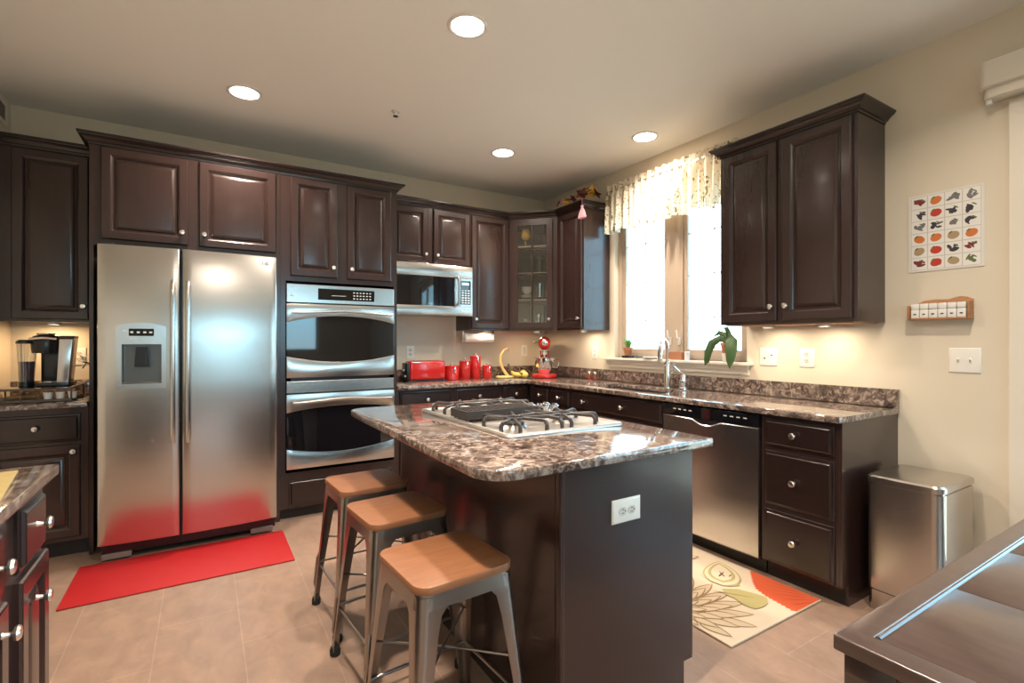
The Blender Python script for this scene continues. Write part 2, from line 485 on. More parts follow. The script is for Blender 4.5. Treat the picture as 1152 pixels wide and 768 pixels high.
# unseen front-wall window, added behind the camera for daylight fill
w2 = thing('fill_window', 'white framed window added behind the viewer for daylight fill', 'window', ((FX0 + FX1) / 2, YF - .08, FZ0)); w2['kind'] = 'structure'
xm = (FX0 + FX1) / 2
MB().slab([FX0, FX0 + .06, xm - .05, xm + .05, FX1 - .06, FX1], [FZ0, FZ0 + .06, FZ1 - .06, FZ1], {(1, 1), (3, 1)}, YF - .1, YF - .05, 'y').build('window_frame', 'trim', w2, False, True)
MB().box(FX0 + .05, FX1 - .05, YF - .078, YF - .074, FZ0 + .05, FZ1 - .05).build('pane', 'glass', w2, False, True)
# baseboards where the wall is free of cabinets
struct(MB().box(XR - .014, XR, DY1 + .105, 1.185, 0, .10, .003).build('baseboard_right', 'trim', smooth=False))
struct(MB().box(XL, XL + .014, 1.93, 3.8, 0, .10, .003).build('baseboard_left', 'trim', smooth=False))

# ---------------------------------------------------------------- cabinet kit (local frame: front faces -y, x to the right, z up)
RAISED = [(0, .013), (.003, .018), (.007, .020), (.046, .020), (.049, .0185), (.060, .0075), (.063, .0035), (.067, .0035), (.070, .008), (.088, .0165), (.091, .017)]
DRAWER = [(0, .007), (.003, .010), (.012, .0115), (.016, .018), (.019, .020)]
def door(x0, x1, z0, z1, parent, knob=None, y=0.0, m='espresso', prof=None):
    d = MB().panel(x0, x1, z0, z1, prof or RAISED, y).build('door', m, parent, ang=20)
    if knob: add_knob(knob[0], y - .020, knob[1], d)
    return d
def drawer(x0, x1, z0, z1, parent, knob=True, y=0.0, prof=None, name='drawer'):
    d = MB().panel(x0, x1, z0, z1, prof or DRAWER, y).build(name, 'espresso_h', parent, ang=20)
    if knob is True: knob = [((x0 + x1) / 2, (z0 + z1) / 2)]
    for k in (knob or []): add_knob(k[0], y - .020, k[1], d)
    return d
KN = {}
def add_knob(x, y, z, parent):
    if 'm' not in KN:
        b = MB(); b.lathe([(.0075, 0), (.006, -.003), (.005, -.014), (.009, -.018), (.0155, -.021), (.0165, -.026), (.013, -.031), (0, -.033)], (0, 0, 0), 20, axis='y')
        o = b.build('knob', 'nickel', parent); KN['m'] = o.data
    else:
        o = bpy.data.objects.new('knob', KN['m']); COL.objects.link(o); o.parent = parent
    o.location = (x, y, z); return o
CROWN = [(-.012, 0), (.004, 0), (.006, .012), (.014, .014), (.018, .022), (.032, .036), (.044, .042), (.046, .048), (.052, .050), (.052, .060), (-.012, .060)]
def crown(mb, path, z): return mb.sweep(path, [(o, z + h) for o, h in CROWN])

FT = .018
def shell(w, d, z0, z1, parent, name='cabinet_box', toe=False, m='espresso'):
    """closed carcass with face frame at y=0 going back to y=d"""
    b = MB(); b.box(0, w, 0, d, z0, z1, .0012)
    o = b.build(name, m, parent, smooth=False)
    if toe: MB().box(0.0, w, .06, d, 0, z0).build('toe_kick', 'toe', parent, smooth=False)
    return o

GAP = .0015
# ---- tall refrigerator cabinet
FY = 3.84          # face frame plane of the tall units, doors stand .02 proud
D = YB - FY - GAP
c = thing('wall_cabinet', 'tall-depth dark cabinet with two raised-panel doors directly above the refrigerator', 'cabinet', (-.58, FY, 0))
b = MB(); b.box(0, 1.035, 0, D, 1.845, 2.445, .001); b.box(0, .02, 0, D, 0, 1.845)
b.build('cabinet_box', 'espresso', c, smooth=False)
b = MB(); b.box(1.012, 1.035, 0, D, 0, 1.844); b.build('side_panel', 'espresso', c, smooth=False)
door(.055, .495, 1.885, 2.440, c, (.462, 1.962)); door(.553, 1.008, 1.885, 2.440, c, (.583, 1.962))
# ---- oven tower
c = thing('oven_cabinet', 'tall dark cabinet holding the double oven, two doors above and a drawer below', 'cabinet', (.4565, FY, 0))
b = MB(); b.slab([0, .035, .82, .845], [.08, .335, 1.70, 2.445], {(1, 1)}, 0, .02, 'y')
b.box(0, .02, .02, D, .08, 2.445); b.box(.825, .845, .02, D, .08, 2.445); b.box(.02, .825, .02, D, 2.42, 2.445)
b.box(.02, .825, .02, D, 1.71, 1.73); b.box(.02, .825, .02, D, .30, .33); b.box(.02, .825, D - .01, D, .08, 2.42)
b.build('cabinet_box', 'espresso', c, smooth=False)
MB().box(0, .845, .05, D, 0, .08).build('toe_kick', 'toe', c, smooth=False)
door(.065, .388, 1.735, 2.440, c, (.355, 1.808)); door(.458, .795, 1.735, 2.440, c, (.487, 1.808))
drawer(.055, .800, .095, .282, c, [((.43), .19)])
o = MB(); crown(o, [(-.58, YB - GAP), (-.58, FY), (1.3015, FY), (1.3015, YB - GAP)], 2.4465)
# path travels so that the outside of the cabinet is on the left -> flip
o.bm.free()
b = MB(); b.sweep([(-.58, YB - GAP), (-.58, FY), (1.3015, FY), (1.3015, YB - GAP)], [(o_, 2.4465 + h) for o_, h in CROWN], side=1)
tag(b.build('crown_molding', 'espresso_h', ang=25), 'dark crown molding over the refrigerator and oven cabinets', 'molding')

# ---- left wall cabinet and its base
c = thing('wall_cabinet', 'dark wall cabinet at the left edge above the coffee maker', 'cabinet', (XL + GAP, 4.13, 0))
W1 = -.582 - XL - GAP * 2
shell(W1, YB - 4.13 - GAP, 1.39, 2.445, c)
door(.075, .435, 1.405, 2.440, c, (.41, 1.49))
b = MB(); b.sweep([(0, 0), (W1, 0)], [(o_, 2.4465 + h) for o_, h in CROWN]); b.build('crown_molding', 'espresso_h', c, ang=25)
c = thing('base_cabinet', 'dark base cabinet under the coffee maker counter, left of the refrigerator', 'cabinet', (XL + GAP, 3.85, 0))
shell(W1, YB - 3.85 - GAP, .10, .882, c, toe=True)
drawer(.02, .44, .685, .845, c, [(.245, .772)]); door(.02, .44, .125, .665, c, (.41, .628))
b = MB(); b.box(XL + GAP, -.583, 3.80, YB - GAP, .884, .914, .005)
tag(b.build('countertop', 'granite'), 'short brown granite countertop under the coffee maker', 'countertop')
b = MB(); b.box(XL + GAP, -.583, YB - .022, YB - GAP, .9155, 1.01, .003)
tag(b.build('backsplash', 'granite'), 'low granite backsplash strip behind the coffee maker', 'backsplash')

# ---- back wall uppers
UY = 4.127; UD = YB - UY - GAP
c = thing('wall_cabinet', 'short dark two-door wall cabinet directly above the microwave', 'cabinet', (1.305, UY, 0))
shell(.79, UD, 1.947, 2.445, c)
door(.03, .373, 1.958, 2.440, c, (.343, 2.03)); door(.423, .783, 1.958, 2.440, c, (.453, 2.03))
c = thing('wall_cabinet', 'tall single-door dark wall cabinet between the microwave and the glass-door cabinet', 'cabinet', (2.097, UY, 0))
shell(.42, UD, 1.372, 2.445, c)
door(.010, .410, 1.390, 2.440, c, (.040, 1.475))
# corner cabinet with glass door
PX0, PX1, PY1 = 2.5185, 2.85, 3.79
c = thing('corner_cabinet', 'dark diagonal corner cabinet with an eight-pane glass door', 'cabinet', (PX0, UY, 0))
foot = [(PX0, YB - GAP), (PX0, UY), (PX1, PY1), (XR - GAP, PY1), (XR - GAP, YB - GAP)]
b = MB()
b.prism(foot[::-1], 1.372, 1.39); b.prism(foot[::-1], 2.425, 2.445)
b.box(PX0, PX0 + .012, UY, YB - GAP, 1.39, 2.425); b.box(PX0, XR - GAP, YB - .012, YB - GAP, 1.39, 2.425)
b.box(XR - .014, XR - GAP, PY1, YB - GAP, 1.39, 2.425); b.box(PX1, XR - GAP, PY1, PY1 + .012, 1.39, 2.425)
th = math.atan2(PY1 - UY, PX1 - PX0); LW = math.hypot(PY1 - UY, PX1 - PX0)
Tm = Matrix.Translation((PX0, UY, 0)) @ Matrix.Rotation(th, 4, 'Z')
b.T = Tm
b.slab([0, .045, LW - .045, LW], [1.39, 1.42, 2.40, 2.425], {(1, 1)}, 0, .018, 'y')
b.build('cabinet_box', 'espresso', c, False, True)
b = MB()
inner = [(PX0 + .016, YB - .016), (PX0 + .016, UY + .03), (PX1 + .012, PY1 + .03), (XR - .018, PY1 + .014), (XR - .018, YB - .016)]
for z in (1.66, 1.92, 2.18):
    MB().prism(inner[::-1], z, z + .015)  .build('shelf', 'lining', c, False, True)
b.bm.free()
b = MB(); b.box(PX0 + .0125, PX0 + .0155, UY + .04, YB - .0125, 1.391, 2.424); b.box(PX0 + .0160, XR - .0145, YB - .0155, YB - .0125, 1.391, 2.424)
b.box(XR - .0175, XR - .0145, PY1 + .0125, YB - .016, 1.391, 2.424); b.build('interior_lining', 'lining', c, False, True)
dx0, dx1, dz0, dz1 = .035, LW - .045, 1.395, 2.435
b = MB(); b.T = Matrix.Rotation(th, 4, 'Z')
b.slab([dx0, dx0 + .055, dx1 - .055, dx1], [dz0, dz0 + .055, dz1 - .055, dz1], {(1, 1)}, -.020, -.001, 'y')
dd = b.build('door', 'espresso', c, False)
b = MB(); b.T = Matrix.Rotation(th, 4, 'Z')
xm_ = (dx0 + dx1) / 2
b.box(xm_ - .006, xm_ + .006, -.019, -.006, dz0 + .055, dz1 - .055)
for k in (1, 2, 3):
    z = dz0 + .055 + (dz1 - dz0 - .11) * k / 4
    b.box(dx0 + .055, xm_ - .006, -.019, -.006, z - .006, z + .006); b.box(xm_ + .006, dx1 - .055, -.019, -.006, z - .006, z + .006)
b.build('muntins', 'espresso', dd, False)
b = MB(); b.T = Matrix.Rotation(th, 4, 'Z'); b.box(dx0 + .05, dx1 - .05, -.006, -.003, dz0 + .05, dz1 - .05); b.build('pane', 'cabglass', dd, False)
k = add_knob(0, 0, 0, dd); k.location = Matrix.Rotation(th, 4, 'Z') @ Vector((dx1 - .03, -.020, dz0 + .085)); k.rotation_euler = (0, 0, th)

# small cabinet left of the window
c = thing('wall_cabinet', 'narrow dark wall cabinet between the glass-door corner cabinet and the window', 'cabinet', (PX1, PY1 - GAP, 0), -PI / 2)
shell(.385, XR - PX1 - GAP, 1.372, 2.445, c)
door(.030, .372, 1.390, 2.440, c, (.338, 1.475))
# one crown molding over the whole back run
b = MB(); b.sweep([(1.3645, UY), (PX0, UY), (PX1, PY1), (PX1, 3.4035), (XR - GAP, 3.4035)], [(o_, 2.4465 + h) for o_, h in CROWN])
tag(b.build('crown_molding', 'espresso_h', ang=25), 'dark crown molding running over the microwave and corner cabinets', 'molding')

# right upper cabinet
c = thing('wall_cabinet', 'large dark two-door wall cabinet right of the window', 'cabinet', (2.85, 2.035, 0), -PI / 2)
shell(.798, XR - 2.85 - GAP, 1.372, 2.445, c)
door(.028, .378, 1.390, 2.440, c, (.352, 1.472)); door(.410, .775, 1.390, 2.440, c, (.440, 1.472))
b = MB(); b.sweep([(0, XR - 2.85 - GAP), (0, 0), (.798, 0), (.798, XR - 2.85 - GAP)], [(o_, 2.4465 + h) for o_, h in CROWN]); b.build('crown_molding', 'espresso_h', c, ang=25)
MB().box(.03, .77, .02, XR - 2.85 - .02, 1.366, 1.372).build('bottom_panel', 'oak', c, False)

# ---- base cabinets along the right wall
BX = 2.56; BD = XR - BX - GAP
def rbase(y1, y0, label): return thing('base_cabinet', label, 'cabinet', (BX, y1, 0), -PI / 2), y1 - y0
c, w = rbase(1.577, 1.19, 'dark base cabinet with three drawers beside the trash can')
shell(w, BD, .10, .882, c, toe=True)
for z0, z1, kz in ((.715, .862, .79), (.405, .693, .549), (.105, .383, .245)): drawer(.022, w - .018, z0, z1, c, [(w / 2 - .01, kz)])
b = MB(); b.prism([(.06, 0), (.06, .10), (0, .10), (0, .882), (BD, .882), (BD, 0)], w + .0005, w + .012, 'x')
b.build('end_panel', 'espresso', c, False)
c, w = rbase(3.205, 2.243, 'dark sink base cabinet with a long false drawer front below the window')
shell(w, BD, .10, .66, c, toe=True)
b = MB(); b.box(0, w, 0, .02, .66, .882); b.box(0, .018, .02, BD, .66, .882); b.box(w - .018, w, .02, BD, .66, .882); b.build('face_frame', 'espresso_h', c, False)
drawer(.012, w - .012, .725, .865, c, [(.17, .795), (w - .37, .795)], name='false_drawer_front')
door(.012, w / 2 - .004, .115, .705, c, (w / 2 - .03, .64)); door(w / 2 + .004, w - .012, .115, .705, c, (w / 2 + .03, .64))
c, w = rbase(3.50, 3.207, 'dark narrow base cabinet between the sink cabinet and the corner')
shell(w, BD, .10, .882, c, toe=True)
drawer(.012, w - .012, .725, .865, c); door(.012, w - .012, .115, .705, c, (w - .04, .64))
c, w = rbase(3.838, 3.502, 'dark corner base cabinet on the window side of the counter corner')
shell(w, BD, .10, .882, c, toe=True)
drawer(.10, w - .012, .725, .865, c); door(.10, w - .012, .115, .705, c, (w - .04, .64))
# ---- back wall bases
BY = 3.85
def bbase(x0, x1, label): return thing('base_cabinet', label, 'cabinet', (x0, BY, 0)), x1 - x0
for x0, x1, l in ((1.304, 1.803, 'dark base cabinet under the red toaster, beside the oven tower'),
                  (1.805, 2.262, 'dark base cabinet under the red canisters'),
                  (2.264, 2.5585, 'dark corner base cabinet under the banana holder')):
    c, w = bbase(x0, x1, l)
    shell(w, YB - BY - GAP, .10, .882, c, toe=True)
    drawer(.022, w - .022, .725, .865, c); door(.022, w - .022, .115, .705, c, (.06, .64))

# ---- L countertop with the sink cut-out
SX0, SX1, SY0, SY1 = 2.63, 2.965, 2.36, 3.12
b = MB()
b.slab([1.3035, 2.515, SX0, SX1, XR - GAP], [1.17, SY0, SY1, 3.80, YB - GAP],
       {(0, 0), (0, 1), (0, 2), (2, 1)}, .884, .914)
ed = [e for e in b.bm.edges if e.is_manifold and abs(e.calc_face_angle(0)) > .8]
bmesh.ops.bevel(b.bm, geom=ed, offset=.004, segments=2, affect='EDGES', profile=.5)
tag(b.build('countertop', 'granite'), 'long L-shaped brown granite countertop with the sink, under the window', 'countertop')
b = MB(); b.slab([1.3045, XR - .0235, XR - GAP], [1.172, YB - .0235, YB - GAP], {(0, 0)}, .9155, 1.012)
tag(b.build('backsplash', 'granite', smooth=False), 'low granite backsplash running round the corner behind the long counter', 'backsplash')
# sink
s_ = thing('sink', 'undermount stainless steel sink bowl in the counter below the window', 'sink', ((SX0 + SX1) / 2, (SY0 + SY1) / 2, .70))
b = MB()
R0 = lambda i, z: [(SX0 + i, SY0 + i, z), (SX1 - i, SY0 + i, z), (SX1 - i, SY1 - i, z), (SX0 + i, SY1 - i, z)]
b.rings([R0(-.012, .880), R0(.002, .880), R0(.006, .72), R0(.03, .70), R0(.15, .698)], cap=False)
b.f([b.bm.verts[-1]] if False else list(b.bm.verts)[-4:])
b.build('bowl', 'steel', s_, world=True)
MB().lathe([(.04, 0), (.04, .003), (.03, .003), (.025, .0)], (2.8, 2.74, .701), 20).build('drain', 'chrome', s_, world=True)

# ---- faucet
fx, fy = 3.01, 2.61
fa = thing('faucet', 'tall chrome gooseneck pull-down faucet behind the sink', 'faucet', (fx, fy, .914))
b = MB(); b.lathe([(.030, .0006), (.030, .008), (.027, .016), (.025, .16), (.022, .18), (.017, .20)], n=24); b.build('body', 'chrome', fa)
pts = [(0, 0, .20), (0, 0, .30)]
for k in range(1, 10):
    a = PI * k / 9; pts.append(((-.5 + .5 * math.cos(a)) * .135, (-.5 + .5 * math.cos(a)) * .050, .30 + .072 * math.sin(a)))
b = MB(); b.tube(pts, .0135, 12); b.build('spout', 'chrome', fa)
b = MB(); b.tube([(-.135, -.050, .302), (-.139, -.052, .26), (-.144, -.054, .20)], [.014, .018, .021], 14); b.build('spray_head', 'chrome', fa)
b = MB(); b.tube([(0, -.02, .12), (0, -.05, .13)], .010, 10); b.tube([(0, -.05, .13), (-.01, -.075, .19)], .006, 8); b.build('lever', 'chrome', fa)
sd = thing('soap_dispenser', 'short chrome soap pump on the counter, right of the tall faucet', 'dispenser', (3.02, 2.47, .914))
b = MB(); b.lathe([(.034, .0006), (.034, .01), (.026, .018), (.025, .05), (.029, .053), (.029, .064), (.024, .068), (.022, .10), (.011, .112)]); b.build('body', 'chrome', sd)
b = MB(); b.tube([(0, 0, .105), (-.01, .02, .125), (-.03, .06, .165)], [.008, .006, .007], 8); b.build('nozzle', 'chrome', sd)

# ---------------------------------------------------------------- refrigerator
fr = thing('refrigerator', 'large side-by-side stainless steel refrigerator with an ice and water dispenser', 'refrigerator', (-.05, 3.66, 0))
b = MB(); b.box(-.50, .405, 3.668, 4.41, .035, 1.80, .004); b.build('body', M['black'], fr, False, True)
def bow(x0, x1, y, amp, xs, n=10):
    """front outline in x,y: bulging towards -y with rounded corners"""
    out = []
    for k in range(n + 1):
        t = k / n; x = x0 + (x1 - x0) * t
        e = min(t, 1 - t) * (x1 - x0)
        edge = .014 * (1 - min(1, e / .02)) ** 2
        g = ((x - xs) / .46)
        out.append((x, y - amp * (1 - g * g) + edge))
    return out
def fdoor(x0, x1, name_holes=None):
    ft = bow(x0, x1, 3.605, .028, -.05, 24)
    return ft
# left door: built as columns so that the dispenser recess can be cut out
HX0, HX1, HZ0, HZ1 = -.398, -.212, 1.03, 1.252
def curve_y(x): g = (x + .05) / .46; return 3.605 - .028 * (1 - g * g)
for (x0, x1, hole) in ((-.512, -.122, True), (-.112, .410, False)):
    xs = [x0, x0 + .004, x0 + .012] + [x0 + .012 + (x1 - x0 - .024) * k / 12 for k in range(1, 12)] + [x1 - .012, x1 - .004, x1]
    if hole: xs = sorted([x for x in xs if abs(x - HX0) > .012 and abs(x - HX1) > .012] + [HX0, HX1])
    zs = [.108, .112, .12, HZ0, HZ1, 1.812, 1.82, 1.824]
    b = MB(); vd = {}
    def yy(x, z):
        e = min(x - x0, x1 - x); r = .012
        ey = 0 if e >= r else (r - math.sqrt(max(0, r * r - (r - e) ** 2)))
        ez_ = min(z - .108, 1.824 - z); ez = 0 if ez_ >= .012 else (.012 - math.sqrt(max(0, .012 ** 2 - (.012 - ez_) ** 2)))
        return curve_y(x) + min(.014, ey + ez)
    V = [[b._v((x, yy(x, z), z)) for x in xs] for z in zs]
    Bk = [[b._v((x, 3.662, z)) for x in xs] for z in zs]
    nz, nx = len(zs), len(xs)
    for j in range(nz - 1):
        for i in range(nx - 1):
            if hole and j == 3 and xs[i] >= HX0 - 1e-6 and xs[i + 1] <= HX1 + 1e-6: continue
            b.f([V[j][i], V[j][i + 1], V[j + 1][i + 1], V[j + 1][i]]); b.f([Bk[j][i], Bk[j + 1][i], Bk[j + 1][i + 1], Bk[j][i + 1]])
    for j in range(nz - 1):
        b.f([V[j][0], V[j + 1][0], Bk[j + 1][0], Bk[j][0]]); b.f([V[j][-1], Bk[j][-1], Bk[j + 1][-1], V[j + 1][-1]])
    for i in range(nx - 1):
        b.f([V[0][i], Bk[0][i], Bk[0][i + 1], V[0][i + 1]]); b.f([V[-1][i], V[-1][i + 1], Bk[-1][i + 1], Bk[-1][i]])
    if hole:
        ii = [i for i in range(nx) if HX0 - 1e-6 <= xs[i] <= HX1 + 1e-6]
        for i in ii[:-1]:
            b.f([V[3][i], V[3][i + 1], Bk[3][i + 1], Bk[3][i]]); b.f([V[4][i], Bk[4][i], Bk[4][i + 1], V[4][i + 1]])
        b.f([V[3][ii[0]], Bk[3][ii[0]], Bk[4][ii[0]], V[4][ii[0]]]); b.f([V[3][ii[-1]], V[4][ii[-1]], Bk[4][ii[-1]], Bk[3][ii[-1]]])
    bmesh.ops.recalc_face_normals(b.bm, faces=b.bm.faces)
    dr = b.build('door', 'steel_f', fr, True, True, 40)
    hx = -.155 if hole else -.081
    yb = curve_y(hx)
    hb = MB()
    pts = [(hx, yb + .004, 1.61), (hx, yb - .035, 1.625), (hx, yb - .048, 1.58)]
    pts += [(hx, yb - .048 - .012 * math.sin(PI * k / 8), 1.58 - (1.58 - .72) * k / 8) for k in range(1, 8)]
    pts += [(hx, yb - .048, .72), (hx, yb - .035, .675), (hx, yb + .004, .69)]
    hb.tube(pts, [.011] * 2 + [.013] * (len(pts) - 4) + [.011] * 2, 12)
    hb.build('handle', 'steel', dr, True, True)
    if hole:
        yd = curve_y(-.31)
        # raised surround with arched top
        q = MB()
        q.slab([-.425, HX0, HX1, -.190], [.995, HZ0, HZ1, 1.345], {(1, 1)}, yd - .012, yd + .012, 'y')
        q.prism([(-.425, 1.345), (-.190, 1.345), (-.195, 1.358), (-.25, 1.372), (-.31, 1.376), (-.37, 1.372), (-.42, 1.358)], yd - .012, yd + .012, 'y')
        q.build('dispenser_bezel', 'steel', dr, False, True)
        q = MB(); q.box(-.365, -.248, yd - .016, yd - .0121, 1.300, 1.342, .002); dp = q.build('display', 'display', dr, False, True)
        q = MB()
        for xx in (-.35, -.32, -.29, -.262): q.box(xx - .008, xx + .006, yd - .0166, yd - .0161, 1.316, 1.326)
        q.build('display_digits', 'lit', dp, False, True)
        q = MB(); q.box(HX0 + .002, HX1 - .002, 3.648, 3.652, HZ0 + .002, HZ1 - .002); q.build('recess_back', 'steel_d', dr, False, True)
        q = MB(); q.box(HX0, HX1, yd - .014, 3.65, HZ0 - .006, HZ0 + .004, .002); q.build('drip_tray', 'steel_d', dr, False, True)
        q = MB(); q.prism([(-.335, 1.235), (-.275, 1.235), (-.268, 1.12), (-.342, 1.12)], yd + .008, yd + .03, 'y', bev=.003); q.box(-.325, -.285, yd + .002, yd + .008, 1.13, 1.21, .002)
        q.build('paddle', 'black', dr, False, True)
        q = MB(); q.box(-.392, -.376, yd - .0145, yd - .0121, 1.325, 1.331); q.box(-.36, -.335, yd - .0145, yd - .0121, 1.282, 1.287); q.build('button', 'ceramic', dr, False, True)
    else:
        cu = bpy.data.curves.new('badge', 'FONT'); cu.body = 'LG'; cu.size = .030; cu.extrude = .0006
        to = bpy.data.objects.new('badge', cu); COL.objects.link(to)
        bpy.context.view_layer.update()
        me = bpy.data.meshes.new_from_object(to); bpy.data.objects.remove(to)
        me.materials.append(M['vent'])
        bo = bpy.data.objects.new('badge', me); COL.objects.link(bo); bo.parent = dr
        bo.rotation_euler = (PI / 2, 0, math.radians(4)); bo.location = (.322 + .05, curve_y(.33) - .005 - 3.66, 1.765)
b = MB(); b.box(-.49, .395, 3.69, 3.71, .035, .105); b.build('base_grille', 'black', fr, False, True)
for x0, x1 in ((-.50, -.36), (.26, .39)):
    b = MB(); b.box(x0, x1, 3.655, 3.72, .012, .045, .004); b.cyl(((x0 + x1) / 2, 3.72, .001), ((x0 + x1) / 2, 3.72, .02), .018); b.build('foot', 'vent', fr, False, True)
for x in (-.16, .10): MB().cyl((x, 3.70, .05), (x, 3.685, .05), .012, n=12).build('roller', 'vent', fr, True, True)
for x in (-.47, .375): MB().box(x - .035, x + .035, 3.64, 3.76, 1.8245, 1.838, .003).build('hinge_cover', 'black', fr, False, True)

# ---------------------------------------------------------------- double oven
ov = thing('double_oven', 'stainless steel double wall oven with curved black glass windows', 'oven', (.88, 3.83, .35))
OX0, OX1, OY = .494, 1.270, 3.815
def arc(x0, x1, zs, zc, n=16, rev=False):
    p = [(x0 + (x1 - x0) * k / n, zs + (zc - zs) * (1 - (2 * k / n - 1) ** 2)) for k in range(n + 1)]
    return p[::-1] if rev else p
b = MB(); b.box(OX0 + .03, OX1 - .03, 3.839, 4.40, .365, 1.665); b.build('oven_body', 'black', ov, False, True)
b = MB(); b.box(OX0, OX1, OY, 3.838, 1.545, 1.678, .004); cp = b.build('control_panel', 'steel', ov, False, True)
b = MB(); b.box(.705, 1.115, OY - .003, OY - .0002, 1.572, 1.654, .002); dp = b.build('display', 'blackgloss', cp, False, True)
b = MB()
for i in range(6):
    for j in range(3): b.box(.955 + i * .024, .968 + i * .024, OY - .0036, OY - .0031, 1.585 + j * .022, 1.592 + j * .022)
b.box(.80, .90, OY - .0036, OY - .0031, 1.603, 1.606); b.build('display_digits', 'lit', dp, False, True)
MB().lathe([(.012, 0), (.012, -.002), (.009, -.003), (0, -.003)], (.532, OY - .0002, 1.60), 20, axis='y').build('badge', 'nickel', cp, True, True)
def ovendoor(z0, z1, gs_t, gc_t, gs_b, gc_b, hz):
    q = MB(); q.box(OX0, OX1, OY + .004, 3.838, z0, z1, .002); dd_ = q.build('door', 'blackgloss', ov, False, True)
    q = MB(); q.prism([(OX0, z1), (OX0, gs_t)] + arc(OX0, OX1, gs_t, gc_t)[1:] + [(OX1, z1)], OY - .006, OY + .0035, 'y', bev=.002); q.build('top_band', 'steel', dd_, True, True)
    q = MB(); q.prism([(OX1, z0), (OX1, gs_b)] + arc(OX0, OX1, gs_b, gc_b, rev=True)[1:] + [(OX0, z0)], OY - .006, OY + .0035, 'y', bev=.002); q.build('bottom_band', 'steel', dd_, True, True)
    q = MB(); n = 14
    pts = [(.535 + (1.235 - .535) * k / n, OY - .045 - .012 * math.sin(PI * k / n), hz + .008 * math.cos(2 * PI * (k / n - .5)) ) for k in range(n + 1)]
    pts = [(.545, OY - .006, hz - .006)] + pts + [(1.225, OY - .006, hz - .006)]
    q.tube(pts, .010, 10); q.build('handle', 'steel', dd_, True, True)
ovendoor(1.010, 1.537, 1.404, 1.455, 1.163, 1.117, 1.482)
b = MB(); b.box(OX0, OX1, OY, 3.838, .902, .985, .003); b.build('trim_strip', 'steel', ov, False, True)
ovendoor(.362, .893, .762, .798, .506, .458, .842)

# ---------------------------------------------------------------- microwave
mw = thing('microwave', 'stainless steel over-the-range microwave with a black window', 'microwave', (1.70, 4.06, 1.50))
mx0, mx1, my, mz0, mz1 = 1.325, 2.085, 4.045, 1.497, 1.944
b = MB(); b.box(mx0 + .003, mx1 - .003, my + .03, YB - GAP, mz0 + .005, mz1, .002); b.build('body', 'steel', mw, False, True)
fp = [(mx0 + .0, my + .03)] + [(mx0 + (mx1 - mx0) * k / 16, my + .012 - .022 * (1 - (2 * k / 16 - 1) ** 2)) for k in range(17)] + [(mx1, my + .03)]
b = MB(); b.prism(fp, mz0, 1.58, bev=.002); b.build('bottom_band', 'steel', mw, True, True)
b = MB(); b.prism(fp, 1.835, mz1 - .002, bev=.002); b.build('top_grille', 'steel', mw, True, True)
dsp = 1.94
def sect(x0, x1, z0, z1, dy, name, m, parent, n=10):
    def yv(x): k = (x - mx0) / (mx1 - mx0); return my + .012 - .022 * (1 - (2 * k - 1) ** 2) + dy
    p = [(x0, my + .0295)] + [(x0 + (x1 - x0) * i / n, yv(x0 + (x1 - x0) * i / n)) for i in range(n + 1)] + [(x1, my + .0295)]
    return MB().prism(p, z0, z1).build(name, m, parent, True, True)
dd_ = sect(mx0, 1.895, 1.581, 1.834, .0, 'door', 'blackgloss', mw)
pn = sect(1.897, mx1 - .001, 1.581, 1.834, .0, 'control_panel', 'steel', mw)
kb = sect(1.955, mx1 - .02, 1.60, 1.815, -.003, 'keypad', 'blackgloss', pn)
b = MB()
for i in range(3):
    for j in range(6): b.box(1.968 + i * .032, 1.988 + i * .032, 4.0495 - .006 * (1 - i * .0) , 4.0495, 1.612 + j * .023, 1.622 + j * .023)
b.bm.free()
b = MB()
def myv(x): k = (x - mx0) / (mx1 - mx0); return my + .012 - .022 * (1 - (2 * k - 1) ** 2)
for i in range(3):
    for j in range(6):
        x = 1.970 + i * .032; b.box(x, x + .018, myv(x) - .0055, myv(x) - .0025, 1.612 + j * .022, 1.621 + j * .022)
x = 1.972; b.box(x, x + .07, myv(x) - .0055, myv(x) - .0025, 1.775, 1.795)
b.build('keypad_keys', 'lit', kb, False, True)
b = MB(); hx = 1.925; hy = myv(hx)
b.tube([(hx, hy, 1.60), (hx, hy - .035, 1.59), (hx, hy - .045, 1.65), (hx, hy - .048, 1.72), (hx, hy - .045, 1.79), (hx, hy - .035, 1.845), (hx, hy, 1.835)], .011, 12); b.build('handle', 'steel', dd_, True, True)
for x in (1.97, 2.005, 2.04): MB().lathe([(.008, 0), (.008, -.003), (.0, -.004)], (x, myv(x) - .001, 1.555), 14, axis='y').build('button', 'nickel', mw, True, True)

# ---------------------------------------------------------------- dishwasher
dw = thing('dishwasher', 'stainless steel dishwasher with a black control strip, under the counter', 'dishwasher', (BX + .02, 1.91, 0))
b = MB(); b.box(BX + .0, XR - .04, 1.582, 2.238, .09, .878); b.build('body', 'black', dw, False, True)
yc = 1.91
def dprof(y): return 2.528 + .012 * ((y - yc) / .33) ** 2
ys = [1.584 + (2.236 - 1.584) * k / 20 for k in range(21)]
pk = lambda y: .022 * max(0, 1 - ((y - yc) / .12) ** 2) ** .5 if abs(y - yc) < .12 else 0
b = MB()
front = []
F = []; Bq = []
for y in ys:
    t = .800 - (.028 * math.exp(-((y - yc) / .075) ** 4))
    F.append([(dprof(y) + .010, y, .094), (dprof(y), y, .104), (dprof(y), y, t - .004), (dprof(y) + .004, y, t), (BX - .001, y, t), (BX - .001, y, .094)])
b.rings(F); b.build('door_panel', 'steel', dw, True, True)
b = MB(); F = []
for y in ys: F.append([(dprof(y) + .002, y, .806), (dprof(y) - .001, y, .872), (BX - .001, y, .878), (BX - .001, y, .806)])
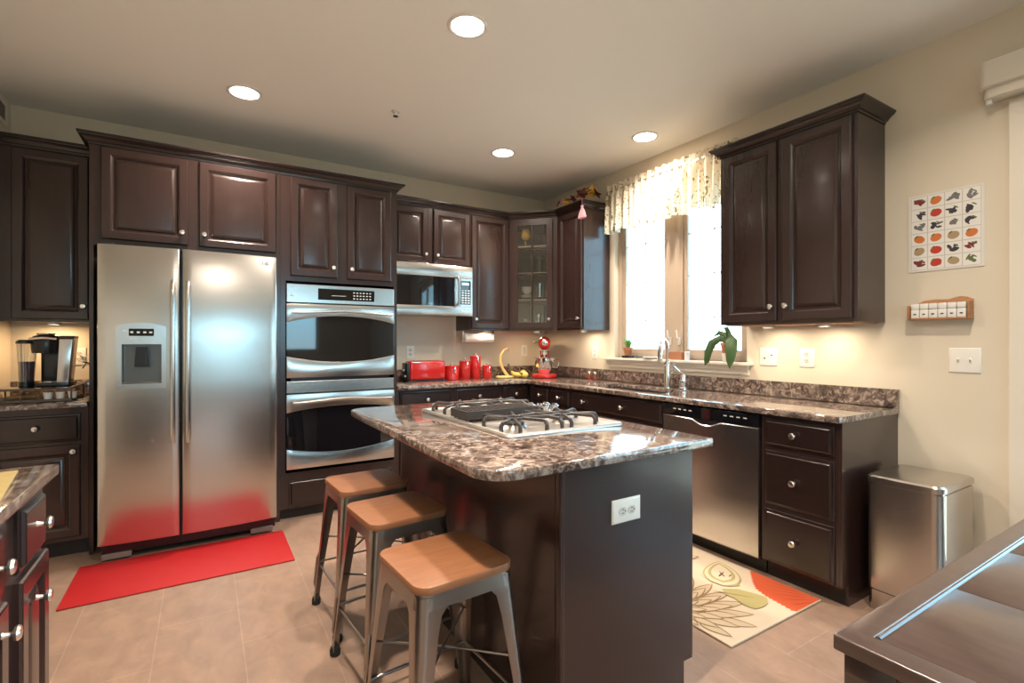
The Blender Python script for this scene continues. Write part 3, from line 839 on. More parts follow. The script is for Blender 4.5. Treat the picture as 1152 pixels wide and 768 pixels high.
b.rings(F); cp = b.build('control_strip', 'blackgloss', dw, True, True)
b = MB(); b.box(dprof(yc) + .006, BX - .001, yc - .10, yc + .10, .772, .8055, .003); b.build('pocket_handle', 'black', dw, False, True)
b = MB()
for y in (1.66, 1.70, 1.74, 1.78, 2.02, 2.06, 2.10, 2.14): b.box(dprof(y) - .0012, dprof(y) + .004, y - .012, y + .008, .842, .848)
b.build('strip_marks', 'lit', cp, False, True)
MB().lathe([(.017, 0), (.017, -.002), (.013, -.003), (.012, -.0025), (0, -.0025)], (dprof(2.15) - .0001, 1.985 + .165, .245), 24, axis='x').build('badge', 'nickel', dw, True, True)
b = MB(); b.box(BX + .055, XR - .05, 1.582, 2.238, .002, .0895); b.build('toe_kick', 'toe', dw, False, True)

# ---------------------------------------------------------------- island
IX0, IX1, IY0, IY1 = .915, 1.518, 1.20, 2.62
isl = thing('kitchen_island', 'dark wooden kitchen island base with a plain end panel', 'island', ((IX0 + IX1) / 2, (IY0 + IY1) / 2, 0))
b = MB(); b.prism([(IX0 + .02, 0), (IX1 - .065, 0), (IX1 - .065, .105), (IX1, .105), (IX1, .882), (IX0 + .02, .882)], IY0 + .02, IY1, 'y'); b.build('cabinet_box', 'espresso', isl, False, True)
b = MB(); b.prism([(IX0 + .016, 0), (IX1 - .045, 0), (IX1 - .045, .115), (IX1, .115), (IX1, .882), (IX0 + .016, .882)], IY0 + .002, IY0 + .019, 'y'); b.build('end_panel', 'espresso', isl, False, True)
b = MB(); b.box(IX0 - .002, IX0 + .0155, IY0 - .002, IY0 + .028, 0, .882, .006); b.build('corner_trim', 'espresso', isl, False, True)
b = MB(); b.box(IX0, IX0 + .0195, IY0 + .0285, IY1, 0, .882, .001); b.build('back_panel', 'espresso', isl, False, True)
n = 3
for k in range(n):
    # doors and drawers of the cook's side face +x
    y0 = IY0 + .012 + (IY1 - IY0 - .02) * k / n; y1 = IY0 + .012 + (IY1 - IY0 - .02) * (k + 1) / n - .006
    for (z0, z1, pr, nm) in ((.72, .862, DRAWER, 'drawer'), (.118, .705, RAISED, 'door')):
        q = MB(); q.T = Matrix.Translation((IX1 + .0005, y0, 0)) @ Matrix.Rotation(PI / 2, 4, 'Z'); q.panel(0, y1 - y0, z0, z1, pr)
        d_ = q.build(nm, 'espresso', isl, True, True, 20)
        kk = add_knob(0, 0, 0, d_)
        kk.location = Vector((IX1 + .0205, (y0 + y1) / 2 if nm == 'drawer' else y0 + .04, .79 if nm == 'drawer' else .64)) - isl.location
        kk.rotation_euler = (0, 0, PI / 2)
# island top with rounded seating corners
TX0, TX1, TY0, TY1 = .640, 1.590, 1.160, 2.690
pts = []
def rc(cx, cy, r, a0, a1, n=8): return [(cx + r * math.cos(math.radians(a0 + (a1 - a0) * k / n)), cy + r * math.sin(math.radians(a0 + (a1 - a0) * k / n))) for k in range(n + 1)]
r1, r2 = .10, .012
pts += rc(TX0 + r1, TY0 + r1, r1, 180, 270) + rc(TX1 - r2, TY0 + r2, r2, 270, 360, 3) + rc(TX1 - r2, TY1 - r2, r2, 0, 90, 3) + rc(TX0 + r1, TY1 - r1, r1, 90, 180)
b = MB(); b.prism(pts, .884, .914, bev=.005)
tag(b.build('island_countertop', 'granite'), 'brown granite island countertop with rounded corners, under the cooktop', 'countertop')
# outlets
def outlet(name, label, loc, rz, w=.075, h=.118, kind='duplex', group=None, landscape=False):
    o = thing(name, label, 'outlet' if 'outlet' in name else 'switch', loc, rz, group)
    if landscape: w, h = h, w
    MB().panel(-w / 2, w / 2, -h / 2, h / 2, [(0, .002), (.004, .006), (.006, .0065)], -.0005).build('cover_plate', 'white', o, True)
    def sock(cx, cz):
        if landscape: cx, cz = cz, cx
        b = MB(); b.lathe([(.017, 0), (.017, -.0015), (.0, -.0015)], (cx, -.007, cz), 20, axis='y', sx=1, sy=.85)
        s = b.build('socket', 'offwhite', o)
        b = MB()
        for dx in (-.006, .006):
            if landscape: b.box(cx - .005, cx + .005, -.0092, -.0086, cz + dx - .0012, cz + dx + .0012)
            else: b.box(cx + dx - .0012, cx + dx + .0012, -.0092, -.0086, cz - .001, cz + .008)
        if landscape: b.lathe([(.0025, 0), (.0025, -.0006)], (cx + .010, -.0086, cz), 8, axis='y')
        else: b.lathe([(.0025, 0), (.0025, -.0006)], (cx, -.0086, cz - .008), 8, axis='y')
        b.build('socket_slots', 'slot', s, False)
    if kind == 'duplex': sock(0, .020); sock(0, -.020)
    if kind == 'toggle2':
        for cx in (-.023, .023):
            b = MB(); b.box(cx - .005, cx + .005, -.0085, -.0066, -.012, .012, .001); b.prism([(-.0086, -.004), (-.020, .004), (-.018, .009), (-.0086, .006)], cx - .0035, cx + .0035, 'x'); b.build('toggle', 'white', o, True)
    if kind == 'rocker':
        MB().panel(-.016, .016, -.033, .033, [(0, .002), (.002, .004)], -.0065).build('rocker', 'offwhite', o)
    return o
RW = -PI / 2
outlet('electrical_outlet', 'white outlet plate turned sideways on the island end panel', (1.185, IY0 + .0019, .713), 0, landscape=True, w=.078, h=.128)
outlet('electrical_outlet', 'white outlet plate on the back wall above the red toaster', (1.63, YB, 1.168), 0)
outlet('electrical_outlet', 'white outlet plate on the back wall between bananas and red mixer', (2.895, YB, 1.172), 0, kind='rocker')
outlet('electrical_outlet', 'white outlet plate on the window wall, left of the window sill', (XR, 3.60, 1.16), RW)
o_ = outlet('electrical_outlet', 'wide white plate beside the window sill, left of a plain outlet', (XR, 1.895, 1.168), RW, w=.118, kind='none')
for dx in (-.024, .024):
    MB().lathe([(.006, 0), (.006, -.002), (0, -.002)], (dx, -.007, -.01 + .02 * (dx > 0)), 14, axis='y').build('toggle', 'slot', o_)
outlet('electrical_outlet', 'white duplex outlet on the wall under the large right cabinet', (XR, 1.65, 1.168), RW, w=.09)
outlet('light_switch', 'white double light switch below the wooden spice rack', (XR, .903, 1.176), RW, w=.122, h=.122, kind='toggle2')
outlet('electrical_outlet', 'white outlet on the wall behind the coffee maker', (-.722, YB, 1.165), 0, kind='duplex')

# ---------------------------------------------------------------- cooktop
ct = thing('gas_cooktop', 'stainless steel five-burner gas cooktop with dark grates, set in the island', 'cooktop', (1.228, 1.975, .914))
CX0, CX1, CY0, CY1 = .940, 1.516, 1.545, 2.405
b = MB(); zt = .9146
cpts = lambda i: rc(CX0 + .02, CY0 + .02, .02 - i, 180, 270, 4) + rc(CX1 - .02, CY0 + .02, .02 - i, 270, 360, 4) + rc(CX1 - .02, CY1 - .02, .02 - i, 0, 90, 4) + rc(CX0 + .02, CY1 - .02, .02 - i, 90, 180, 4)
def rrect(i, z, rr=.02):
    r = max(.004, rr); return [(x, y, z) for x, y in rc(CX0 + i + r, CY0 + i + r, r, 180, 270, 4) + rc(CX1 - i - r, CY0 + i + r, r, 270, 360, 4) + rc(CX1 - i - r, CY1 - i - r, r, 0, 90, 4) + rc(CX0 + i + r, CY1 - i - r, r, 90, 180, 4)]
b.rings([rrect(0, zt), rrect(0, zt + .005), rrect(.004, zt + .011), rrect(.016, zt + .012), rrect(.022, zt + .006), rrect(.05, zt + .005)])
b.build('top_plate', 'steel_m', ct, True, True)
zp = zt + .0052
burn = [(1.075, 1.72, .045), (1.32, 1.72, .036), (1.075, 2.25, .036), (1.32, 2.25, .045), (1.26, 2.0, .0)]
for x, y, r in burn[:4]:
    q = MB(); q.lathe([(r + .012, 0), (r + .008, .004), (r, .012), (r - .006, .013)], (x, y, zp), 24)
    bn = q.build('burner', 'steel_m', ct, True, True)
    MB().lathe([(r - .004, 0), (r - .002, .004), (r - .006, .009), (0, .010)], (x, y, zp + .0132), 24).build('burner_cap', 'iron', bn, True, True)
gz = .958
def grate(x0, x1, y0, y1, centres):
    g = MB(); r = .0078; xm_ = (x0 + x1) / 2
    def prong(edge, inner, out):
        e = Vector((*edge, 0)); i_ = Vector((*inner, 0)); o_ = Vector((*out, 0))
        P_ = [Vector((i_.x, i_.y, gz)), Vector((e.x, e.y, gz)) - o_ * .020, Vector((e.x, e.y, gz - .004)) - o_ * .008, Vector((e.x, e.y, gz - .014)), Vector((e.x, e.y, zp))]
        g.tube(P_, [r * .85, r, r, r, r * 1.15], 8)
    for cx, cy in centres:
        R_ = .040
        g.tube([(cx + R_ * math.cos(2 * PI * k / 8 + PI / 8), cy + R_ * math.sin(2 * PI * k / 8 + PI / 8), gz) for k in range(8)], r * .8, 8, closed=True)
        for sx_ in (-1, 1):
            prong((cx + sx_ * .062, y0), (cx + sx_ * .022, cy - .034), (0, -1)); prong((cx + sx_ * .062, y1), (cx + sx_ * .022, cy + .034), (0, 1))
            side = x0 if cx < xm_ else x1; o_ = -1 if cx < xm_ else 1
            prong((side, cy + sx_ * .070), (cx + o_ * .034, cy + sx_ * .022), (o_, 0))
            g.tube([(cx - o_ * .034, cy + sx_ * .022, gz), (xm_, cy + sx_ * .045, gz)], r, 8)
    g.tube([(xm_, y0 + .02, gz), (xm_, y1 - .02, gz)], r, 8)
    g.tube([(xm_, y0 + .02, gz), (xm_, y0 + .004, gz - .012), (xm_, y0, zp)], r, 8); g.tube([(xm_, y1 - .02, gz), (xm_, y1 - .004, gz - .012), (xm_, y1, zp)], r, 8)
    return g.build('grate', 'iron', ct, True, True)
grate(.972, 1.452, 1.578, 1.865, [(1.075, 1.72), (1.32, 1.72)])
grate(.972, 1.452, 2.105, 2.372, [(1.075, 2.25), (1.32, 2.25)])
g = MB()
g.slab([.958, .968, 1.320, 1.330], [1.915, 1.925, 2.070, 2.080], {(1, 1)}, .930, .966)
for k in range(17):
    x = .975 + k * .0205; g.box(x, x + .008, 1.925, 2.070, .946, .968, .001)
g.box(.968, 1.320, 1.925, 2.070, .932, .936)
for x in (.97, 1.315):
    for y in (1.93, 2.06): g.cyl((x, y, zp), (x, y, .942), .006, n=8)
g.build('grill_plate', 'iron', ct, True, True)
for x, y in ((1.38, 2.055), (1.395, 2.0), (1.385, 1.945), (1.455, 2.03), (1.46, 1.965)):
    q = MB(); q.lathe([(.026, 0), (.026, .005), (.021, .008), (.021, .034), (.017, .040), (0, .042)], (x, y, zp), 20); q.box(x - .003, x + .003, y - .017, y + .017, zp + .041, zp + .047, .001)
    q.build('knob', 'chrome', ct, True, True)

# ---------------------------------------------------------------- stools
SH = .614
def make_stool():
    t = thing('counter_stool', 'x', 'stool', (0, 0, 0), 0, None)
    h = .158; r = .045
    sp_ = rc(-h + r, -h + r, r, 180, 270, 6) + rc(h - r, -h + r, r, 270, 360, 6) + rc(h - r, h - r, r, 0, 90, 6) + rc(-h + r, h - r, r, 90, 180, 6)
    MB().prism(sp_, SH - .024, SH, bev=.004).build('seat', 'seat', t)
    # sheet-metal apron under the seat
    def sq(hh, rr, z): return [(x, y, z) for x, y in rc(-hh + rr, -hh + rr, rr, 180, 270, 6) + rc(hh - rr, -hh + rr, rr, 270, 360, 6) + rc(hh - rr, hh - rr, rr, 0, 90, 6) + rc(-hh + rr, hh - rr, rr, 90, 180, 6)]
    b = MB(); b.rings([sq(.140, .035, SH - .026), sq(.152, .042, SH - .0255), sq(.157, .042, SH - .065), sq(.1545, .040, SH - .065), sq(.1495, .040, SH - .028), sq(.137, .034, SH - .028)], cap=False)
    b.build('apron', 'gun', t)
    zt_, zb_ = SH - .030, .022
    ht, hb = .152, .196
    for sx_ in (-1, 1):
        for sy_ in (-1, 1):
            b = MB(); rg = []
            N = 10
            for k in range(N + 1):
                u = k / N; z = zt_ + (zb_ - zt_) * u
                hh = ht + (hb - ht) * u
                w = .070 + (.030 - .070) * min(1, u * 1.15) ** .8
                # the arch between apron and leg
                w += .045 * max(0, 1 - u / .14) ** 2
                rr = .030 + (.016 - .030) * u; th_ = .0028
                o_pts = [(-hh + w, -hh)] + rc(-hh + rr, -hh + rr, rr, 270, 180, 5) + [(-hh, -hh + w)]
                i_pts = [(-hh + th_, -hh + w)] + rc(-hh + rr, -hh + rr, rr - th_, 180, 270, 5) + [(-hh + w, -hh + th_)]
                rg.append([(-x * sx_, -y * sy_, z) for x, y in o_pts + i_pts])
            b.rings(rg)
            # pressed rib
            ribs = []
            lg = b.build('leg', 'gun', t)
            b = MB(); rb = []
            for u in (.60, .64, .86, .90):
                z = zt_ + (zb_ - zt_) * u; hh = ht + (hb - ht) * u
                q_ = .0035 if u in (.64, .86) else -.002
                rb.append((sx_ * (hh - .004 + q_), sy_ * (hh - .004 + q_), z))
            b.tube(rb, [.004, .006, .006, .004], 8); b.build('pressed_rib', 'gun', lg)
            b = MB(); b.lathe([(.012, .0005), (.020, .003), (.021, .022), (.017, .034), (.010, .036)], (sx_ * (hb - .013), sy_ * (hb - .013), 0), 16); b.build('foot_cap', 'rubber', lg)
    def at(z): return ht + (hb - ht) * (zt_ - z) / (zt_ - zb_)
    for z, ax in ((.20, 'x'), (.20, 'y'), (.205, 'x2'), (.205, 'y2')):
        a_ = at(z) - .008
        b = MB()
        if ax == 'x': p = [(-a_, -a_, z), (a_, -a_, z)]
        elif ax == 'x2': p = [(-a_, a_, z), (a_, a_, z)]
        elif ax == 'y': p = [(-a_, -a_, z), (-a_, a_, z)]
        else: p = [(a_, -a_, z), (a_, a_, z)]
        b.tube(p, .0055, 8); b.build('footrest_bar', 'gun', t)
    a_ = at(.33) - .012
    b = MB(); b.tube([(-a_, -a_, .33), (0, 0, .345), (a_, a_, .33)], .004, 8); b.tube([(-a_, a_, .33), (0, 0, .338), (a_, -a_, .33)], .004, 8); b.build('cross_brace', 'gun', t)
    return t
st = make_stool()
stools = [(.625, 1.405, math.radians(4), 'metal stool with wooden seat closest to the viewer, at the island corner'),
          (.650, 1.925, math.radians(5), 'metal stool with wooden seat in the middle of the island row'),
          (.655, 2.375, math.radians(3), 'metal stool with wooden seat farthest away, nearest the ovens')]
for i, (x, y, a, l) in enumerate(stools):
    o = st if i == 0 else copy_tree(st)
    o.location = (x, y, 0); o.rotation_euler = (0, 0, a); tag(o, l, 'stool', 'stools along the island')

# ---------------------------------------------------------------- left counter
LX = -.357; LE = 1.923
b = MB(); b.box(XL + GAP, LX, .30, LE, .884, .914, .005)
tag(b.build('countertop', 'granite'), 'brown granite countertop at the left edge in the foreground', 'countertop')
def lbase(y0, y1, label): return thing('base_cabinet', label, 'cabinet', (-.392, y0, 0), PI / 2), y1 - y0
for y0, y1, l in ((1.560, 1.900, 'dark base cabinet at the near end of the left counter, facing the refrigerator mat'),
                  (.950, 1.558, 'dark base cabinet at the left edge, only a strip and one knob showing'),):
    c, w = lbase(y0, y1, l)
    shell(w, -.392 - XL - GAP, .10, .882, c, toe=True)
    m_ = .10 if y0 > 1.5 else .03
    drawer(m_, w - .030, .700, .862, c, [(m_ + (w - .03 - m_) * .5, .79)] if y0 > 1.5 else [(w - .10, .79)]); door(m_ - .015, w - .010, .115, .685, c, (m_ + .10, .60) if y0 > 1.5 else (w - .06, .63))
cb = MB(); cb.prism([(-.427, 1.848), (-.368, 1.440), (-.93, 1.36), (-.99, 1.770)][::-1], .9146, .9205, bev=.001)
tag(cb.build('cutting_board', 'board'), 'yellow-green wooden board lying on the left foreground countertop', 'board')

# ---------------------------------------------------------------- foreground table
tb = thing('dining_table', 'dark wooden table corner in the right foreground with inset panels', 'table', (1.8, -.1, 0))
TBX0, TBX1, TBY0, TBY1, TZ = .95, 2.85, -.62, .453, .75
b = MB(); b.slab([TBX0, TBX0 + .052, TBX1 - .052, TBX1], [TBY0, TBY0 + .045, TBY1 - .045, TBY1], {(1, 1)}, TZ - .028, TZ)
ed = [e for e in b.bm.edges if e.is_manifold and abs(e.calc_face_angle(0)) > .8]
bmesh.ops.bevel(b.bm, geom=ed, offset=.004, segments=3, affect='EDGES', profile=.5)
b.build('top_border', 'table', tb, True, True)
x = TBX0 + .053; 
while x < TBX1 - .06:
    x2 = min(x + .343, TBX1 - .053)
    b = MB(); b.box(x, x2 - .0015, TBY0 + .046, TBY1 - .0535, TZ - .026, TZ - .0012, .0015); b.build('top_panel', 'table', tb, True, True); x = x2
b = MB(); b.tube([(TBX0 + .053, TBY1 - .049, TZ - .003), (TBX1 - .053, TBY1 - .049, TZ - .003)], .0052, 12); b.build('edge_bead', M['table'], tb, True, True)
b = MB(); b.slab([TBX0 + .015, TBX0 + .035, TBX1 - .035, TBX1 - .015], [TBY0 + .015, TBY0 + .035, TBY1 - .035, TBY1 - .015], {(1, 1)}, TZ - .13, TZ - .029); b.build('apron', 'table', tb, False, True)
for x in (TBX0 + .012, TBX1 - .092):
    for y in (TBY0 + .012, TBY1 - .092): MB().box(x, x + .08, y, y + .08, .001, TZ - .0285, .004).build('leg', 'table', tb, True, True)

# ---------------------------------------------------------------- trash can
tn = thing('trash_can', 'brushed steel step trash can against the right wall beside the drawers', 'trash can', (2.87, .99, 0))
def can_ring(i, z, ext=0):
    x0, x1, y0, y1 = 2.698 + i, 3.075 - i, .845 + i, 1.135 - i
    r_ = .042 - i * .5
    return [(x, y, z) for x, y in rc(x0 + .022 - i * .3, y1 - .022 + i * .3, .022 - i * .3, 90, 180, 6) + [(x0 - .004, (y0 + y1) / 2)] + rc(x0 + r_, y0 + r_, r_, 180, 270, 8)] + [(x1 - .02, y0, z), (x1, y0 + .02, z), (x1, y1 - .02, z), (x1 - .02, y1, z)]
b = MB(); b.rings([can_ring(.006, .001), can_ring(.003, .006), can_ring(.003, .095)]); b.build('base', 'steel_v', tn, True, True)
b = MB(); b.rings([can_ring(.008, .0955), can_ring(.008, .102)]); b.rings([can_ring(.0, .1025), can_ring(.0, .598)]); b.build('body', 'steel_v', tn, True, True)
b = MB(); b.rings([can_ring(.006, .5985), can_ring(.006, .606), can_ring(-.003, .6065), can_ring(-.003, .628), can_ring(.004, .636), can_ring(.03, .640)]); b.build('lid', 'steel_v', tn, True, True)
b = MB(); b.box(2.672, 2.72, .93, 1.05, .012, .026, .004); b.build('pedal', 'black', tn, True, True)

# ---------------------------------------------------------------- mats
b = MB(); b.box(-.591, .449, 3.112, 3.640, .001, .009, .003)
tag(b.build('kitchen_mat', 'redmat'), 'plain red rectangular mat on the floor before the refrigerator', 'mat')
rg = MB(); RX0, RX1, RY0, RY1 = 1.852, 2.560, 1.272, 2.40
rg.box(RX0, RX1, RY0, RY1, .001, .010, .003)
def leafpoly(p, q, w, n=8):
    """pointed petal from p to q"""
    P_, Q_ = Vector(p), Vector(q); d = Q_ - P_; nn = Vector((-d.y, d.x)).normalized()
    L = []; R_ = []
    for k in range(n + 1):
        t = k / n; ww = w * math.sin(PI * t ** .75) ** .8 if 0 < t < 1 else 0
        L.append(P_ + d * t + nn * ww); R_.append(P_ + d * t - nn * ww)
    return [tuple(v) for v in L] + [tuple(v) for v in R_[-2:0:-1]]
ZL = [.0102]
def clip(pts):
    return [(min(max(x, RX0 + .004), RX1 - .004), min(max(y, RY0 + .004), RY1 - .004)) for x, y in pts]
def layer(pts, mi):
    pts = clip(pts); ZL[0] += .00004
    rg.f([rg._v((x, y, ZL[0])) for x, y in pts], mi)
def petal(p, q, w, fill=3, line=4):
    layer(leafpoly(p, q, w), line)
    P_, Q_ = Vector(p), Vector(q); d = (Q_ - P_).normalized()
    layer(leafpoly(tuple(P_ + d * .006), tuple(Q_ - d * .009), w - .0085), fill)
# orange flower with a jagged edge on the cabinet side
edge = [(2.556, 1.640), (2.536, 1.634), (2.436, 1.555), (2.386, 1.506), (2.358, 1.437), (2.344, 1.348), (2.334, 1.296), (2.345, 1.276)]
op = []
for (x0, y0), (x1, y1) in zip(edge, edge[1:]):
    m_ = max(1, round(math.hypot(x1 - x0, y1 - y0) / .022))
    for k in range(m_):
        t = k / m_; op.append((x0 + (x1 - x0) * t, y0 + (y1 - y0) * t)); t = (k + .5) / m_
        op.append((x0 + (x1 - x0) * t + .008, y0 + (y1 - y0) * t - .006))
op += [(2.345, 1.276), (2.556, 1.276)]
layer(op, 1)
for k in range(9):
    a = PI / 2 + (PI / 2) * (k + .5) / 9
    layer(leafpoly((2.60 + math.cos(a) * .10, 1.24 + math.sin(a) * .14), (2.60 + math.cos(a) * .22, 1.24 + math.sin(a) * .32), .0035), 6)
# big chrysanthemum, partly hidden behind the island
cx_, cy_ = 1.87, 1.60
for ring_r, cnt, ph in ((.38, 22, .0), (.31, 20, .14), (.24, 17, .05), (.17, 13, .2), (.10, 9, .1)):
    for k in range(cnt):
        a = -PI / 2 + (k - cnt / 2) * 2 * PI / cnt + ph
        p0 = (cx_ + math.cos(a) * ring_r * .45, cy_ + math.sin(a) * ring_r * .45); p1 = (cx_ + math.cos(a) * ring_r, cy_ + math.sin(a) * ring_r * .95)
        if RX0 < p1[0] < RX1 and RY0 < p1[1] < RY1: petal(p0, p1, ring_r * .070 + .009)
# olive leaves and bud
layer([(2.235, 1.590), (2.300, 1.548), (2.322, 1.500), (2.345, 1.440), (2.343, 1.415), (2.300, 1.385), (2.250, 1.378), (2.198, 1.388), (2.188, 1.440), (2.205, 1.500), (2.200, 1.545)], 2)
layer(leafpoly((2.18, 1.60), (2.30, 1.44), .005), 4)
layer([(2.30, 1.62), (2.36, 1.585), (2.345, 1.560), (2.29, 1.585)], 2)
petal((2.27, 1.600), (2.50, 1.800), .095, 0, 2)
layer(leafpoly((2.30, 1.625), (2.482, 1.785), .068), 2); layer(leafpoly((2.315, 1.638), (2.468, 1.772), .052), 0)
layer(leafpoly((2.335, 1.68), (2.41, 1.70), .006), 5); layer(leafpoly((2.36, 1.66), (2.395, 1.72), .005), 5); layer(leafpoly((2.38, 1.65), (2.42, 1.66), .004), 5)
petal((2.42, 1.98), (2.52, 2.20), .06, 2, 4); petal((2.30, 1.95), (2.46, 1.90), .03, 0, 4)
tag(rg.build('floral_rug', ['cream', 'orange', 'olive', 'petal', 'taupe', 'brown', 'orange_dark'], smooth=False), 'cream rug with orange and beige flowers lying by the dishwasher', 'rug')

# ---------------------------------------------------------------- counter items: toaster, canisters, holder, bananas, mixer, shakers
zc_ = .9145
tt = thing('toaster', 'long glossy red toaster on the back counter', 'toaster', (1.685, 4.215, zc_), math.radians(1))
b = MB(); b.box(-.165, .175, -.07, .07, .012, .182, .022, seg=4); b.build('shell', 'red', tt)
b = MB(); b.box(-.19, -.164, -.062, .062, .012, .165, .008); b.build('end_cap', 'black', tt)
b = MB(); b.box(-.175, .178, -.066, .066, .0005, .013, .003); b.build('base', 'black', tt)
b = MB(); b.box(-.14, .14, -.018, .018, .1815, .184); b.build('slot', 'black', tt, False)
b = MB(); b.box(-.204, -.19, -.015, .015, .09, .11, .003); b.tube([(-.19, 0, .10), (-.196, 0, .10)], .004); b.build('lever', 'nickel', tt)
b = MB(); b.lathe([(.014, 0), (.014, -.012), (.010, -.014), (0, -.014)], (-.19, -.03, .05), 16, axis='x'); b.build('dial', 'nickel', tt)
def canister(x, y, r, h, label):
    c_ = thing('canister', label, 'canister', (x, y, zc_), 0, 'red canisters on the back counter')
    MB().lathe([(r * .96, .0005), (r, .004), (r, h - .004), (r * .97, h)], n=28).build('body', 'red', c_)
    ld = MB().lathe([(r * 1.02, h + .0005), (r * 1.03, h + .012), (r * .9, h + .018), (r * .3, h + .020), (.0, .020 + h)], n=28).build('lid', 'red', c_)
    MB().lathe([(.006, h + .020), (.006, h + .026), (.013, h + .029), (.012, h + .038), (0, h + .040)], n=16).build('lid_knob', 'chrome', ld)
    b = MB(); b.box(-.007, .007, -r - .006, -r + .002, h - .05, h + .008, .002); b.tube([(-.005, -r - .004, h - .045), (0, -r - .012, h - .03), (.005, -r - .004, h - .045)], .002, 6); b.build('clasp', 'chrome', c_)
canister(1.945, 4.20, .066, .115, 'shortest and widest red canister, next to the toaster')
canister(2.085, 4.215, .054, .155, 'medium red canister between the widest and the tallest one')
canister(2.205, 4.23, .052, .200, 'tallest red canister with a chrome clasp')
canister(2.31, 4.19, .045, .110, 'small slim red canister at the right end of the row')
bh = thing('banana_holder', 'pale wooden banana hanger with a curved arm, empty', 'holder', (2.505, 4.18, zc_))
MB().lathe([(.088, .0005), (.092, .008), (.086, .018), (0, .020)], n=28, sy=.8).build('base', 'bamboo', bh)
pts = [(0.03, .0, .015), (-.01, .02, .08), (-.035, .03, .15), (-.030, .025, .22), (0.0, .01, .27), (.035, 0, .285)]
b = MB(); b.tube(pts, [.015, .015, .014, .012, .010, .008], 10); b.build('arm', 'bamboo', bh)
b = MB(); b.tube([(.04, .0, .016), (-.02, .04, .09)], [.012, .009], 8); b.tube([(.034, 0, .285), (.040, -.004, .272), (.036, -.006, .262)], .003, 6); b.build('hook', 'nickel', bh)
bn = thing('banana_bunch', 'bunch of greenish-yellow bananas lying beside the banana hanger', 'bananas', (2.665, 4.19, zc_))
for k, (a, yy_) in enumerate(((-.5, -.02), (-.2, 0), (.1, .02), (.4, .035))):
    b = MB(); P_ = []
    for j in range(9):
        t = j / 8; an = -1.1 + 2.2 * t
        P_.append((.085 * math.sin(an) + .012 * k - .02, yy_ + a * .05 * t, .022 + .085 * (1 - math.cos(an)) * .9))
    P_ = [(x - .0, y, z) for x, y, z in P_]
    b.tube([P_[0]] + P_[1:], [.006, .014, .018, .020, .021, .020, .018, .012, .005], 10); q = b.build('banana', 'banana', bn)
b = MB(); b.tube([(-.085, -.01, .06), (-.11, -.012, .10), (-.125, -.015, .135)], [.018, .012, .009], 8); b.build('stem', 'bananatip', bn)
gx = thing('gourd', 'small pale yellow gourd in front of the bananas', 'gourd', (2.655, 4.055, zc_))
b = MB(); b.ball((0, 0, .03), .0295, sx=1.3, mi=0); b.build('gourd_body', 'banana', gx)
b = MB(); b.tube([(-.03, 0, .04), (-.055, 0, .05), (-.07, 0, .065)], [.012, .007, .004], 8); b.build('stem', 'bananatip', gx)

mx = thing('stand_mixer', 'red stand mixer with a polished steel bowl in the counter corner', 'mixer', (2.885, 4.05, zc_), math.atan2(-4.05, -2.885) + PI / 2)
# local -y faces the viewer
b = MB(); sp2 = [(x * 1.0, y) for x, y in rc(0, -.06, .125, 180, 360, 14)] + rc(0, .12, .085, 0, 180, 12)
b.prism(sp2, .0006, .035, bev=.008); b.build('base', 'red', mx)
b = MB(); F = []
for z, w_, y0_, y1_ in ((.034, .055, .05, .17), (.10, .045, .07, .165), (.18, .042, .07, .16), (.26, .048, .05, .165)):
    F.append([(x, y, z) for x, y in rc(0, (y0_ + y1_) / 2, 1, 0, 360, 20)[:-1]]); F[-1] = [(x * w_, (y0_ + y1_) / 2 + (y - (y0_ + y1_) / 2) * (y1_ - y0_) / 2, z) for x, y, z in F[-1]]
b.rings(F); b.build('column', 'red', mx)
b = MB(); F = []
for y, r in ((.19, .02), (.18, .045), (.13, .062), (.05, .070), (-.04, .070), (-.11, .066), (-.15, .058), (-.168, .042), (-.174, .02)):
    F.append([(r * .92 * math.cos(2 * PI * k / 24), y, .335 + r * math.sin(2 * PI * k / 24)) for k in range(24)])
b.rings(F); hd = b.build('head', 'red', mx)
b = MB(); b.lathe([(.030, 0), (.030, -.012), (.022, -.018), (0, -.020)], (0, -.172, .345), 24, axis='y'); b.build('attachment_hub', 'chrome', hd)
b = MB(); b.lathe([(.030, 0), (.030, .03), (.024, .035), (.024, .05)], (0, -.09, .225), 20); b.cyl((0, -.09, .17), (0, -.09, .226), .008); b.build('beater_shaft', 'chrome', mx)
b = MB(); b.tube([(-.066, .02, .345), (-.10, .02, .345)], .004, 8); b.ball((-.10, .02, .345), .009); b.build('speed_lever', 'black', hd)
b = MB(); b.lathe([(.05, .036), (.052, .045), (.075, .08), (.094, .13), (.098, .19), (.101, .192), (.098, .194), (.092, .13), (.072, .083), (0, .06)], (0, -.07, 0), 32); b.build('bowl', 'chrome', mx)
b = MB(); b.tube([(.09, -.07, .175), (.135, -.07, .17), (.14, -.07, .13), (.125, -.07, .10), (.085, -.07, .10)], .007, 8); b.build('bowl_handle', 'chrome', mx)
for dy, l in ((0.04, 'red-brown shaker with chrome cap, left of the pair near the sink'), (-.04, 'red-brown shaker with chrome cap, right of the pair near the sink')):
    s_ = thing('shaker', l, 'shaker', (3.07, 3.545 + dy, zc_), 0, 'shakers on the window counter')
    MB().lathe([(.020, .0005), (.022, .004), (.020, .045), (.017, .05)], n=18).build('jar', 'spice', s_)
    MB().lathe([(.019, .0505), (.020, .065), (.016, .074), (0, .076)], n=18).build('cap', 'chrome', s_)

